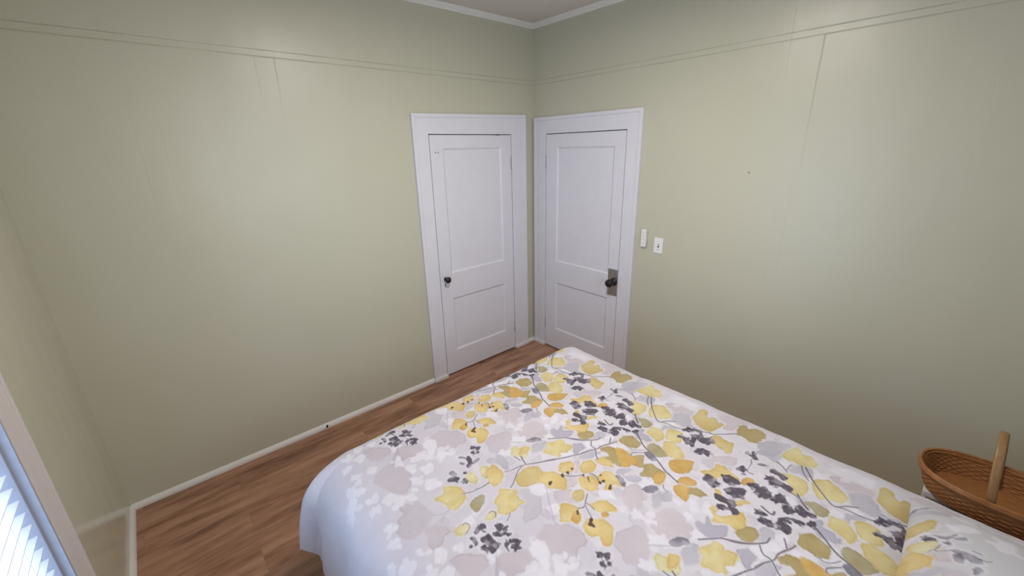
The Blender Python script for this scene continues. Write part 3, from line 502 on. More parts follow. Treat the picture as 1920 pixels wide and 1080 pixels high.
PILLOW_LEAVES='''
t -1148 -2928 -1099 -2928 -1059 -2959 -1039 -2983 -1071 -2988 -1113 -2971 -1146 -2941
w -1246 -2924 -1170 -2931 -1119 -2977 -1181 -2942
a -1338 -2928 -1290 -2924 -1229 -2950 -1229 -2979 -1237 -2992 -1279 -2991 -1316 -2962 -1342 -2938
l -1194 -2941 -1174 -2964 -1157 -2995 -1183 -3002 -1217 -2981 -1222 -2947
g -1366 -2934 -1335 -2945 -1279 -2991 -1265 -3027 -1296 -3015 -1381 -2941
g -1034 -2921 -999 -2928 -967 -2964 -947 -3013 -972 -3015 -998 -2966 -1032 -2929
w -1054 -3020 -1003 -3045 -994 -3081 -1030 -3075 -1067 -3031
w -949 -3024 -936 -3054 -947 -3084 -967 -3078 -973 -3043
w -1046 -3117 -1000 -3139 -1009 -3161 -1066 -3148 -1079 -3126
p -1172 -2982 -1184 -3026 -1227 -3029 -1246 -3002
d -1163 -2963 -1141 -2979 -1142 -2994 -1162 -2981
e -1122 -2985 -1116 -3012 -1081 -3034 -1089 -3037 -1127 -3017 -1131 -2998
e -1105 -3033 -1082 -3053 -1094 -3059 -1111 -3040
d -1150 -3007 -1138 -3023 -1153 -3019
e -1174 -3030 -1160 -3052 -1164 -3082 -1178 -3092 -1195 -3077 -1190 -3054 -1182 -3033
e -1146 -3061 -1139 -3081 -1142 -3088
e -1196 -3034 -1175 -3049 -1209 -3055 -1220 -3040
e -1008 -2926 -967 -2944 -944 -2975 -971 -2950
e -1228 -3073 -1207 -3084 -1214 -3095 -1246 -3078
m -1301 -3016 -1253 -3046 -1262 -3068 -1319 -3050 -1339 -3023
y -1378 -2954 -1346 -2974 -1350 -2993 -1392 -2988 -1406 -2967
'''
PILLOW_STEMS='''
s 1.9 -1210 -2983 -1195 -2996 -1163 -3005
s 1.9 -1203 -2994 -1196 -3008 -1174 -3030
s 1.8 -1164 -3082 -1167 -3097 -1153 -3110
'''
# ------------------------------------------------------------------ room shell
LX, DY, CZ, T = -3.243, -3.46, 2.90, 0.13     # window wall, head wall, ceiling, wall thickness
WY0, WY1, WZ0, WZ1 = -1.91, -1.19, 0.40, 2.14  # side window opening
HX0, HX1, HZ0, HZ1 = -2.42, -0.98, 1.05, 2.34  # unseen head-wall window opening
fl = boxo('floor', (LX-T, DY-T, -0.06), (T, T, 0), FLOOR); tag(fl, 'brown wood plank floor running along the back wall', 'floor', kind='structure')
ce = boxo('ceiling', (LX-T, DY-T, CZ), (T, T, CZ+.08), CEIL); tag(ce, 'dull pinkish grey painted ceiling in the top corner', 'ceiling', kind='structure')

# door frames are measured along each wall: s0 is the slab edge nearer the corner
A1, A2, AC1, AC2 = -1.095, -0.289, -1.230, -0.118
B1, B2, BC1, BC2 = -0.170, -0.992, -0.024, -1.121
DH = 2.03
def wall_with_door(name, along, s_lo, s_hi, d_lo, d_hi, dz, m, label):
    bm = bmesh.new()
    def bx(s0, s1, z0, z1):
        if along == 'x': box(bm, (s0, 0, z0), (s1, T, z1))
        else: box(bm, (0, s0, z0), (T, s1, z1))
    bx(s_lo, d_lo, 0, CZ); bx(d_hi, s_hi, 0, CZ); bx(d_lo, d_hi, dz, CZ)
    w = obj(name, bm, m); tag(w, label, 'wall', kind='structure'); return w
wall_with_door('wall_back', 'x', LX-T, T, A1-.012, A2+.012, DH+.012, WALL_BACK, 'sage green satin wall holding the closet door, left of the corner')
wall_with_door('wall_right', 'y', DY-T, 0, B2-.012, B1+.012, DH+.012, WALL_RIGHT, 'sage green satin wall with light switch, behind the bed')
bm = bmesh.new()
box(bm, (LX-T, DY, 0), (LX, WY0, CZ)); box(bm, (LX-T, WY1, 0), (LX, 0, CZ)); box(bm, (LX-T, WY0, 0), (LX, WY1, WZ0)); box(bm, (LX-T, WY0, WZ1), (LX, WY1, CZ))
tag(obj('wall_left', bm, WALL), 'sage green wall at far left with the window and blind', 'wall', kind='structure')
bm = bmesh.new()
box(bm, (LX-T, DY-T, 0), (HX0, DY, CZ)); box(bm, (HX1, DY-T, 0), (T, DY, CZ)); box(bm, (HX0, DY-T, 0), (HX1, DY, HZ0)); box(bm, (HX0, DY-T, HZ1), (HX1, DY, CZ))
tag(obj('wall_front', bm, WALL), 'sage green head wall behind the camera with a window', 'wall', kind='structure')

# picture-rail batten: thin flat strip painted with the walls
def batten(name, a, b, m, label): tag(boxo(name, a, b, m, bev=.0012), label, 'trim', kind='structure')
batten('trim_1', (LX, -0.003, 2.440), (0, 0.004, 2.470), WALL_BACK, 'thin painted batten line high on the wall left of the corner')
batten('trim_2', (-0.003, DY, 2.440), (0.004, -.003, 2.470), WALL_RIGHT, 'thin painted batten line high on the wall right of the corner')
# crown
cp = [(0, 0), (0.008, 0), (0.012, .006), (0.024, .016), (0.032, .022), (0.034, .034), (0, .034)]
zc = 2.866
bm = extrude_profile(bmesh.new(), cp, (LX, 0, zc), (0, 0, zc), (0, -1, 0), (0, 0, 1))
tag(obj('trim_3', bm, CROWN), 'ivory crown moulding above the back wall', 'crown moulding', kind='structure')
bm = extrude_profile(bmesh.new(), cp, (0, DY, zc), (0, 0, zc), (-1, 0, 0), (0, 0, 1))
tag(obj('trim_4', bm, CROWN), 'ivory crown moulding above the right wall', 'crown moulding', kind='structure')
bm = extrude_profile(bmesh.new(), cp, (LX, DY, zc), (LX, 0, zc), (1, 0, 0), (0, 0, 1))
tag(obj('trim_5', bm, CROWN), 'ivory crown moulding above the window wall', 'crown moulding', kind='structure')
# shoe moulding used as a baseboard
bp = [(0, 0), (0.021, 0), (0.021, .010), (0.018, .020), (0.012, .029), (0.005, .034), (0, .034)]
def shoe(name, p0, p1, u, label):
    bm = extrude_profile(bmesh.new(), bp, p0, p1, u, (0, 0, 1))
    tag(obj(name, bm, TRIMWHITE), label, 'baseboard', kind='structure')
shoe('baseboard_back', (LX, 0, 0), (A1-.004, 0, 0), (0, -1, 0), 'low cream quarter-round baseboard left of the closet door')
shoe('baseboard_corner', (A2+.004, 0, 0), (0, 0, 0), (0, -1, 0), 'short cream baseboard between closet door and corner')
shoe('baseboard_corner_right', (0, B1+.004, 0), (0, 0, 0), (-1, 0, 0), 'short cream baseboard between corner and entry door')
shoe('baseboard_right', (0, DY, 0), (0, B2-.004, 0), (-1, 0, 0), 'cream baseboard running behind the bed')
shoe('baseboard_left', (LX, DY, 0), (LX, 0, 0), (1, 0, 0), 'low cream baseboard under the window wall')

# ------------------------------------------------------------------ doors
# wall frame: along-wall coordinate s, out-of-wall distance d (into the room), height z
class Fr:
    def __init__(s, ax): s.ax = ax
    def P(s, a, d, z): return (a, -d, z) if s.ax == 'x' else (-d, a, z)
    def box(s, bm, a, b, bev=0, mi=0): return box(bm, s.P(*a), s.P(*b), bev, mi)
def quad(bm, pts): return bm.faces.new([bm.verts.new(p_) for p_ in pts])
def door(n, fr, s_hinge, s_latch, c_near, c_far, ctops, panels, label):
    root = empty('door_%d' % n, fr.P((s_hinge+s_latch)/2, 0, 0)); tag(root, label, 'door', kind='structure')
    sg = 1 if s_latch > s_hinge else -1
    lo, hi = min(s_hinge, s_latch), max(s_hinge, s_latch)
    clo, chi = min(c_near, c_far), max(c_near, c_far)
    zlo, zhi = (ctops if clo == c_near else ctops[::-1])
    CT = 0.019
    # casing: two legs + head board with slightly out-of-level top, raised back band on the outside
    bm = bmesh.new()
    hz = DH + .008
    def board(p4, d0, d1):
        n4 = len(p4); f_ = [bm.verts.new(fr.P(a, d0, z)) for a, z in p4]; g_ = [bm.verts.new(fr.P(a, d1, z)) for a, z in p4]
        bm.faces.new(f_); bm.faces.new(g_[::-1])
        for i in range(n4): bm.faces.new((f_[i], f_[(i+1) % n4], g_[(i+1) % n4], g_[i]))
    board([(clo, 0), (clo, zlo), (chi, zhi), (chi, 0), (hi+.006, 0), (hi+.006, hz), (lo-.006, hz), (lo-.006, 0)], 0, CT)
    bw = 0.026
    board([(clo-.001, 0), (clo-.001, zlo+.001), (chi+.001, zhi+.001), (chi+.001, 0), (chi-bw, 0), (chi-bw, zhi-bw), (clo+bw, zlo-bw), (clo+bw, 0)], 0, CT+.006)
    bmesh.ops.recalc_face_normals(bm, faces=bm.faces[:])
    bmesh.ops.bevel(bm, geom=[e for e in bm.edges if len(e.link_faces) == 2], offset=.0015, segments=1, affect='EDGES')
    obj('door_casing', bm, DOORWHITE, root)
    # shoe blocks running across the foot of each casing
    bm = bmesh.new(); fr.box(bm, (clo-.004, 0, 0), (lo-.005, .037, .030), .004); fr.box(bm, (hi+.005, 0, 0), (chi+.004, .037, .030), .004); obj('shoe_block', bm, TRIMWHITE, root)
    # jamb lining seen through the gaps (shadowed recess)
    bm = bmesh.new()
    fr.box(bm, (lo-.012, -.05, 0), (lo-.0035, .004, hz)); fr.box(bm, (hi+.0035, -.05, 0), (hi+.012, .004, hz)); fr.box(bm, (lo-.012, -.05, hz-.0015), (hi+.012, .004, hz+.01))
    obj('door_jamb', bm, DOORWHITE, root)
    bm = bmesh.new(); fr.box(bm, (lo-.012, -.12, 0), (hi+.012, -.06, hz)); obj('door_stop', bm, DARK, root)  # near-black sheet behind the slab puts the shade into the door gaps
    # slab: stiles and rails with two recessed panels
    TH = 0.012; z0, z1 = 0.015, DH+.001
    lo += .0015; hi -= .0015
    bm = bmesh.new()
    us, ue = panels[0][0], panels[0][1]
    segs = []
    pz = sorted([(p_[2], p_[3]) for p_ in panels])
    plo, phi = min(us, ue), max(us, ue)
    fr.box(bm, (lo, -.03, z0), (plo, TH, z1)); fr.box(bm, (phi, -.03, z0), (hi, TH, z1))
    zz = [z0, pz[0][0], pz[0][1], pz[1][0], pz[1][1], z1]
    for a, b in ((0, 1), (2, 3), (4, 5)): fr.box(bm, (plo, -.03, zz[a]), (phi, TH, zz[b]))
    obj('door_slab', bm, DOORWHITE, root)
    for (a, b) in pz:      # recessed panel with a sloped sticking all round
        bm = bmesh.new(); w = .014; dd = TH-.010
        o4 = [(plo, a), (phi, a), (phi, b), (plo, b)]; i4 = [(plo+w, a+w), (phi-w, a+w), (phi-w, b-w), (plo+w, b-w)]
        ov = [bm.verts.new(fr.P(x, TH-.001, z)) for x, z in o4]; iv = [bm.verts.new(fr.P(x, dd, z)) for x, z in i4]
        for k in range(4): bm.faces.new((ov[k], ov[(k+1) % 4], iv[(k+1) % 4], iv[k]))
        bm.faces.new(iv)
        bk = [bm.verts.new(fr.P(x, -.02, z)) for x, z in o4]
        for k in range(4): bm.faces.new((ov[k], bk[k], bk[(k+1) % 4], ov[(k+1) % 4]))
        bm.faces.new(bk); bmesh.ops.recalc_face_normals(bm, faces=bm.faces[:])
        obj('door_panel', bm, DOORWHITE, root)
    # hinges: painted knuckles with leaf edges
    for zc_ in (1.805, 0.258):
        hs = s_hinge - sg*.003
        bm = bmesh.new()
        lathe(bm, [(0, -.052), (.004, -.050), (.0065, -.046), (.0065, -.016), (.0055, -.015), (.0065, -.014), (.0065, .014), (.0055, .015), (.0065, .016), (.0065, .046), (.004, .050), (0, .054)], fr.P(hs, CT+.001, zc_), (0, 0, 1), 14)
        fr.box(bm, (hs-.018, TH, zc_-.045), (hs, CT+.0008, zc_+.045)); fr.box(bm, (hs, TH, zc_-.045), (hs+.018, TH+.0018, zc_+.045))
        h_ = obj('hinge', bm, DOORWHITE, root)
        bm = bmesh.new()
        fr.box(bm, (hs-.0095, CT-.004, zc_-.047), (hs-.0070, CT+.0035, zc_+.047)); fr.box(bm, (hs+.0055, TH, zc_-.050), (hs+.0075, CT+.0005, zc_+.02)); [fr.box(bm, (hs-.014+.004*q_, CT, zc_-.03+.03*q_), (hs-.011+.004*q_, CT+.0017, zc_-.027+.03*q_)) for q_ in range(3)]; obj('hinge_gap', bm, DARK, h_)
    return root, TH
frA, frB = Fr('x'), Fr('y')
d1, TH = door(1, frA, A2, A1, AC2, AC1, (2.196, 2.174), [(-0.982, -0.400, 0.940, 1.934), (-1.010, -0.414, 0.226, 0.716)],
              'white two-panel closet door left of the corner with a small black knob')
d2, _ = door(2, frB, B1, B2, BC1, BC2, (2.173, 2.175), [(-0.300, -0.893, 0.910, 1.925), (-0.290, -0.880, 0.219, 0.702)],
             'white two-panel entry door right of the corner with a metal knob plate')
# closet door furniture
bm = bmesh.new(); box(bm, (-1.072, -TH-.003, 0.80), (-1.030, -TH, 0.972), .0012); obj('escutcheon', bm, DOORWHITE, d1)['label'] = 'white painted escutcheon plate'
bm = lathe(bmesh.new(), [(0, 0), (.016, .0), (.017, .004), (.010, .010), (.009, .020), (.017, .026), (.0255, .036), (.0270, .045), (.022, .053), (.010, .058), (0, .059)], (-1.046, -TH-.003, 0.903), (0, -1, 0), 32)
obj('door_knob', bm, KNOB, d1, True)['label'] = 'small round black knob'
bm = bmesh.new(); box(bm, (-1.052, -TH-.0035, 0.835), (-1.047, -TH-.002, 0.858)); lathe(bm, [(0, 0), (.0045, 0), (.0045, .0035), (0, .0035)], (-1.0495, -TH-.0005, 0.860), (0, -1, 0), 12); obj('keyhole', bm, DARK, d1)
for xx in (-1.047, -1.024):
    bm = lathe(bmesh.new(), [(0, 0), (.0042, 0), (.0042, .001), (0, .001)], (xx, -TH-.0003, 1.905), (0, -1, 0), 12); obj('screw_hole', bm, DARK, d1)
bm = bmesh.new(); box(bm, (-.452, -.0125, 2.0285), (-.415, -.008, 2.0345), .001); box(bm, (-.49, -.0125, 2.0298), (-.46, -.008, 2.0325), .0008); obj('paint_chip', bm, DARK, d1)
# entry door furniture: tall metal plate, black knob on a long shank
bm = bmesh.new(); box(bm, (-TH-.003, -0.989, 0.735), (-TH, -0.897, 0.962), .0015)
pl = obj('escutcheon', bm, NICKEL, d2); pl['label'] = 'rectangular brushed metal plate'
bm = lathe(bmesh.new(), [(0, 0), (.033, 0), (.034, .005), (.028, .013), (.017, .020), (.016, .040), (.024, .046), (.0315, .054), (.033, .066), (.030, .080), (.021, .086), (.009, .0875), (0, .086)], (-TH-.003, -0.956, 0.858), (-1, 0, 0), 36)
obj('door_knob', bm, KNOB, d2, True)['label'] = 'black round knob on a collar'
bm = bmesh.new(); box(bm, (-TH-.0012, -.915, .999), (-TH+.0005, -.885, 1.003)); obj('scuff_mark', bm, BTN, d2)
bm = bmesh.new(); box(bm, (-.84, -TH-.0008, .905), (-.81, -TH+.0003, .909)); box(bm, (-.90, -TH-.0006, .886), (-.88, -TH+.0003, .889)); obj('scuff_mark', bm, BTN, d1)

# ------------------------------------------------------------------ window in the left wall
w1 = empty('window_1', (LX, (WY0+WY1)/2, WZ0)); tag(w1, 'tall window at the left edge with white jamb and off-white casing', 'window', kind='structure')
bm = bmesh.new(); cx0, cx1 = LX, LX+.018
yo0, yo1 = WY0-.135, WY1+.147
box(bm, (cx0, WY1+.010, WZ0-.02), (cx1, yo1, WZ1+.14), .002); box(bm, (cx0, yo0, WZ0-.02), (cx1, WY0-.010, WZ1+.14), .002)
box(bm, (cx0, WY0-.010, WZ1+.01), (cx1, WY1+.010, WZ1+.14), .002)
box(bm, (cx0, yo1-.020, WZ0-.02), (cx1+.005, yo1, WZ1+.14), .002); box(bm, (cx0, yo0, WZ0-.02), (cx1+.005, yo0+.02, WZ1+.14), .002)
obj('window_casing', bm, WINTRIM, w1)
bm = bmesh.new(); box(bm, (LX-.02, yo0-.03, WZ0-.045), (LX+.07, yo1+.03, WZ0-.018), .004); box(bm, (LX, yo0, WZ0-.14), (LX+.018, yo1, WZ0-.045), .002); obj('window_sill', bm, WINTRIM, w1)
bm = bmesh.new()
JW = PLASTIC
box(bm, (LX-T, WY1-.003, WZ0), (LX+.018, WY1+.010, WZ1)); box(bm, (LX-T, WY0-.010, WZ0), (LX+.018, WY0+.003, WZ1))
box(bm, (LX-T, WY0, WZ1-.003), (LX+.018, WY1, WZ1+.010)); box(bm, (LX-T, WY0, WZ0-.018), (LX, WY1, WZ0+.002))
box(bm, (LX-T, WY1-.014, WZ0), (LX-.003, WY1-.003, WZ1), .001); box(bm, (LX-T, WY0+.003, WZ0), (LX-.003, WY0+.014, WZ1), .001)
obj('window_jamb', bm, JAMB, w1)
bm = bmesh.new(); fx0, fx1 = LX-.12, LX-.088
for a, b in (((fx0, WY1-.055, WZ0), (fx1, WY1-.014, WZ1)), ((fx0, WY0+.014, WZ0), (fx1, WY0+.055, WZ1)), ((fx0, WY0, WZ0), (fx1, WY1, WZ0+.05)), ((fx0, WY0, WZ1-.05), (fx1, WY1, WZ1)), ((fx0, WY0, 1.26), (fx1, WY1, 1.31))): box(bm, a, b, .002)
sash = obj('window_sash', bm, DOORWHITE, w1)
GLASS = bpy.data.materials.new('window_glass'); GLASS.use_nodes = True
nt = GLASS.node_tree; nt.nodes.clear(); o_ = nt.nodes.new('ShaderNodeOutputMaterial'); mxs = nt.nodes.new('ShaderNodeMixShader'); tr = nt.nodes.new('ShaderNodeBsdfTransparent'); gl = nt.nodes.new('ShaderNodeBsdfGlossy'); gl.inputs['Roughness'].default_value = .02
mxs.inputs[0].default_value = .06; nt.links.new(tr.outputs[0], mxs.inputs[1]); nt.links.new(gl.outputs[0], mxs.inputs[2]); nt.links.new(mxs.outputs[0], o_.inputs[0])
boxo('window_pane', (LX-.106, WY0+.05, WZ0+.05), (LX-.102, WY1-.05, WZ1-.05), GLASS, sash)
# blind of faux-wood slats, opened flat
SLAT = mat('white_blind_slat', (0.86, 0.86, 0.87), 0.4)
BS(SLAT).inputs['Transmission Weight'].default_value = 0.0
bl = empty('window_blind', (LX-.04, (WY0+WY1)/2, WZ1-.05)); tag(bl, 'white horizontal slat blind hanging inside the left window', 'blind')
bx0, bx1 = LX-.061, LX-.009
bm = bmesh.new(); k = 0; z = WZ0+.09
ty0, ty1 = WY0+.020, WY1-.020
while z < WZ1-.07:
    dz = .006
    vs = []
    for (x, zz) in ((bx0, z-dz), ((bx0+bx1)/2, z+.0025), (bx1, z+dz)):
        vs.append((x, zz))
    top = [[bm.verts.new((x, y, zz+.0015)) for x, zz in vs] for y in (ty0, ty1)]
    bot = [[bm.verts.new((x, y, zz-.0015)) for x, zz in vs] for y in (ty0, ty1)]
    for i in range(2):
        bm.faces.new((top[0][i], top[0][i+1], top[1][i+1], top[1][i])); bm.faces.new((bot[0][i+1], bot[0][i], bot[1][i], bot[1][i+1]))
    for r_ in range(2):
        for i in range(2): bm.faces.new((top[r_][i], bot[r_][i], bot[r_][i+1], top[r_][i+1]))
    for i in (0, 2): bm.faces.new((top[0][i], top[1][i], bot[1][i], bot[0][i]))
    z += .0452
bmesh.ops.recalc_face_normals(bm, faces=bm.faces[:])
obj('slats', bm, SLAT, bl)
boxo('head_rail', (LX-.066, WY0+.016, WZ1-.06), (LX-.004, WY1-.016, WZ1-.006), SLAT, bl, .003)
boxo('bottom_rail', (LX-.061, ty0, WZ0+.03), (LX-.009, ty1, WZ0+.052), SLAT, bl, .003)
for yy in (WY1-.14, (WY0+WY1)/2, WY0+.14):
    for xx in (bx0+.001, bx1-.001):
        boxo('ladder_cord', (xx-.0008, yy-.0008, WZ0+.05), (xx+.0008, yy+.0008, WZ1-.06), SLAT, bl)

# unseen window in the head wall, placed to brighten the room; shows in the wall sheen
w2 = empty('window_2', ((HX0+HX1)/2, DY, HZ0)); tag(w2, 'white framed window in the head wall behind the camera', 'window', kind='structure')
bm = bmesh.new()
for a, b in (((HX0-.12, DY, HZ0-.12), (HX0, DY+.018, HZ1+.12)), ((HX1, DY, HZ0-.12), (HX1+.12, DY+.018, HZ1+.12)), ((HX0, DY, HZ1), (HX1, DY+.018, HZ1+.12)), ((HX0, DY, HZ0-.12), (HX1, DY+.018, HZ0))): box(bm, a, b, .002)
obj('window_casing', bm, WINTRIM, w2)

# body of the added fill lamp, out of view above the frame
cl = empty('ceiling_lamp', (-1.55, -1.75, CZ)); tag(cl, 'round white flush ceiling lamp above the bed', 'ceiling lamp')
obj('lamp_base', lathe(bmesh.new(), [(0, 0), (.17, 0), (.17, -.02), (.155, -.025), (0, -.025)], (-1.55, -1.75, CZ), (0, 0, 1), 40), PLASTIC, cl, True)
OPAL = mat('opal_glass', (.9, .88, .85), .3); BS(OPAL).inputs['Emission Color'].default_value = (1, .92, .85, 1); BS(OPAL).inputs['Emission Strength'].default_value = 2.0
obj('lamp_shade', lathe(bmesh.new(), [(.152, -.025), (.150, -.045), (.125, -.070), (.07, -.088), (0, -.093)], (-1.55, -1.75, CZ), (0, 0, 1), 40), OPAL, cl, True)
# ------------------------------------------------------------------ printed cotton pattern
def c8(r_, g_, b_, k=.99):
    f_ = lambda c: (c/255/12.92 if c/255 < .04045 else ((c/255+.055)/1.055)**2.4)*k
    return np.array([f_(r_), f_(g_), f_(b_)])
PC = {'m': c8(189, 180, 187), 'p': c8(194, 183, 189), 'v': c8(186, 182, 190), 'g': c8(176, 173, 184), 'G': c8(168, 163, 178), 'w': c8(220, 217, 226),
      'y': c8(214, 200, 150, .96), 'l': c8(212, 203, 162, .96), 'a': c8(213, 191, 134, .96), 't': c8(200, 182, 130, .98), 'o': c8(200, 165, 100, .98), 'q': c8(172, 156, 112, .98), 'k': c8(166, 157, 126, .98),
      'e': c8(112, 108, 120), 'd': c8(76, 66, 80), 'b': c8(88, 66, 52), 's': c8(94, 86, 94), 'u': c8(168, 162, 176)}
def vnoise(X, Y, seed, per=None):
    rs = np.random.RandomState(seed); G = rs.rand(64, 64)
    xi = np.floor(X).astype(int); yi = np.floor(Y).astype(int); fx = X-xi; fy = Y-yi
    fx = fx*fx*(3-2*fx); fy = fy*fy*(3-2*fy)
    g = lambda a, b: G[a % 64, b % 64]
    return (g(xi, yi)*(1-fx)+g(xi+1, yi)*fx)*(1-fy)+(g(xi, yi+1)*(1-fx)+g(xi+1, yi+1)*fx)*fy
def spline(P, closed, n=5):
    P = np.array(P, float); m_ = len(P); out = []
    for i in range(m_ if closed else m_-1):
        if closed: a, b, c, d = P[(i-1) % m_], P[i], P[(i+1) % m_], P[(i+2) % m_]
        else: a, b, c, d = P[max(i-1, 0)], P[i], P[i+1], P[min(i+2, m_-1)]
        for k in range(n):
            t = k/n; out.append(.5*((2*b)+(c-a)*t+(2*a-5*b+4*c-d)*t*t+(-a+3*b-3*c+d)*t**3))
    if not closed: out.append(P[-1])
    return np.array(out)
class Print:
    """a bolt of fabric painted on a numpy grid; repeats along v with the given period (or not at all)"""
    def __init__(s, x0, x1, y0, y1, h, wrap):
        s.x0, s.y0, s.h, s.wrap = x0, y0, h, wrap
        s.nx = int(round((x1-x0)/h)); s.ny = int(round((y1-y0)/h))
        X, Y = np.meshgrid(x0+(np.arange(s.nx)+.5)*h, y0+(np.arange(s.ny)+.5)*h, indexing='ij')
        n_ = vnoise(X*14, Y*14/(.72*14)*10 if wrap else Y*14, 3)
        n2 = vnoise(X*45, Y*45, 5)
        t = np.clip((X+1.95)/.35, 0, 1)[..., None]+np.clip((-X-2.42)/.12, 0, 1)[..., None]
        cl = c8(201, 196, 206)*(1-t)+c8(208, 203, 211)*t
        s.C = cl*(1+.07*(n_[..., None]-.5)+.03*(n2[..., None]-.5))
    def region(s, P, mg):
        i0 = max(0, int((P[:, 0].min()-mg-s.x0)/s.h)); i1 = min(s.nx, int((P[:, 0].max()+mg-s.x0)/s.h)+2)
        j0 = int(math.floor((P[:, 1].min()-mg-s.y0)/s.h)); j1 = int((P[:, 1].max()+mg-s.y0)/s.h)+2
        if not s.wrap: j0 = max(0, j0); j1 = min(s.ny, j1)
        if i1 <= i0 or j1 <= j0: return None
        X, Y = np.meshgrid(s.x0+(np.arange(i0, i1)+.5)*s.h, s.y0+(np.arange(j0, j1)+.5)*s.h, indexing='ij')
        return X, Y, slice(i0, i1), np.arange(j0, j1) % s.ny
    def sdf(s, P, X, Y, closed):
        d = np.full(X.shape, 1e9); ins = np.zeros(X.shape, bool); n_ = len(P)
        for i in range(n_ if closed else n_-1):
            a, b = P[i], P[(i+1) % n_]; e = b-a; L2 = e@e+1e-12
            t = np.clip(((X-a[0])*e[0]+(Y-a[1])*e[1])/L2, 0, 1)
            d = np.minimum(d, (X-a[0]-t*e[0])**2+(Y-a[1]-t*e[1])**2)
            if closed and a[1] != b[1]:
                cr = ((a[1] > Y) != (b[1] > Y)) & (X < (b[0]-a[0])*(Y-a[1])/(b[1]-a[1])+a[0]); ins ^= cr
        d = np.sqrt(d); return np.where(ins, -d, d) if closed else d
    def put(s, sl, jj, al, col):
        blk = s.C[sl][:, jj]; s.C[sl.start:sl.stop, jj] = blk*(1-al[..., None])+col*al[..., None]
    def leaf(s, k, P, seed, halo=False, fade=1.0):
        P = spline(P, True); rg = s.region(P, .014)
        if rg is None: return
        X, Y, sl, jj = rg; d = s.sdf(P, X, Y, True)
        d = d+(vnoise(X*150, Y*150, seed % 97)-.5)*(.005 if k in 'dew' else .005)+(vnoise(X*55, Y*55, seed % 89)-.5)*(.003 if k in 'dew' else .007)
        n1 = vnoise(X*32+seed, Y*32, 7)-.5; n2 = vnoise(X*90, Y*90+seed, 11)-.5
        if halo:
            s.put(sl, jj, np.clip((.010+.010*n1-d)/.005, 0, 1)*.38, c8(219, 216, 225)); return
        soft = {'w': .004, 'd': .002, 'b': .002}.get(k, .003)
        c0 = P.mean(0); r0_ = np.sqrt(((P-c0)**2).sum(1)).mean()+1e-6; th0 = seed*2.399; gr = ((X-c0[0])*math.cos(th0)+(Y-c0[1])*math.sin(th0))/r0_
        if k in 'mpvgGylatoqk': soft = soft*(1+2.2*np.clip(-gr, 0, 1))      # one side bleeds out softly
        al = np.clip(.5-(d-(.0008 if k in 'de' else .001))/soft, 0, 1)
        col = PC[k]*np.ones(X.shape+(1,))
        if k in 'mpvgG':     # thin watercolour washes: pooled pigment at the rim
            al = al*(.80+.12*np.clip(gr, -1, 1)+.25*n1 if k != 'G' else .85); rim = np.exp(-((d+.003)/.0018)**2)*.20*np.clip(.5+gr, 0, 1)
            col = col*(1+.10*n1[..., None]+.04*n2[..., None]-rim[..., None])
        elif k in 'ylatoqk':
            rim = np.exp(-((d+.003)/.0025)**2)*.14
            col = col*(1+np.stack([.16*n1, .26*n1, .55*n1], -1)+.08*n2[..., None]-rim[..., None])
            gg = np.clip(gr*.55+n1*.9, 0, 1)[..., None]; col = col*(1-gg)+col*np.array([.86, .76, .58])*gg
            # veins fanning from the stalk end of the leaf
            cx_, cy_ = P.mean(0); a0 = P[np.argmax(((P-P.mean(0))**2).sum(1))]
            th = np.arctan2(Y-a0[1], X-a0[0]); rr_ = np.hypot(X-a0[0], Y-a0[1])
            vein = np.clip(1-np.abs(np.sin(th*6.0+seed))*rr_/.0020, 0, 1)*(vnoise(X*60, Y*60, 23) > .42)
            col = col*(1-.24*vein[..., None])
        elif k in 'ed':
            sp_ = np.clip(n1*3.2-.55, 0, .75) if k == 'd' else np.clip(n1*3+.1, 0, .7)
            col = col*(1-sp_[..., None])+c8(186, 180, 192)*sp_[..., None]*(.55 if k == 'd' else .6)+col*sp_[..., None]*.4
            col = col*(1+.5*n2[..., None])
            al = al*(.95 if k == 'd' else .9)
        elif k == 'w': al = al*.74
        s.put(sl, jj, al*fade, col)
    def stem(s, k, w, P):
        P = spline(P, False); rg = s.region(P, .012)
        if rg is None: return
        X, Y, sl, jj = rg; d = s.sdf(P, X, Y, False)
        w = w/1000*(1.15+.7*vnoise(X*25, Y*25, 31))
        al = np.clip((w*.5+.0010-d)/.0016, 0, 1)*(.92 if k == 's' else .55)
        if k == 's': s.put(sl, jj, np.clip((.007-d)/.004, 0, 1)*.35, c8(219, 216, 225))
        s.put(sl, jj, al, PC[k]*np.ones(X.shape+(1,)))
    def paint(s, leaves, stems):
        A = []
        for ln in leaves.strip().split('\n'):
            t = ln.split(); A.append((t[0], np.array([int(v) for v in t[1:]]).reshape(-1, 2)/1000.))
        B = []
        for ln in stems.strip().split('\n'):
            t = ln.split(); B.append((t[0], float(t[1]), np.array([int(v) for v in t[2:]]).reshape(-1, 2)/1000.))
        if s.wrap:      # faint random under-washes of small leaves
            rs = np.random.RandomState(12)
            for q in range(210):
                cx, cy = rs.uniform(-2.0 if q % 3 else -2.38, -.64), rs.uniform(-2.38, -1.66); r_ = rs.uniform(.012, .035); n_ = rs.randint(5, 8); el = rs.uniform(.5, 1); an = rs.uniform(0, 6.3)
                P = []
                for j in range(n_):
                    t = 6.283*j/n_; rr = r_*rs.uniform(.65, 1.25); a_, b_ = rr*math.cos(t), rr*math.sin(t)*el
                    P.append((cx+a_*math.cos(an)-b_*math.sin(an), cy+a_*math.sin(an)+b_*math.cos(an)))
                s.leaf('wwvpgw'[q % 6], np.array(P), q+300, False, .55)
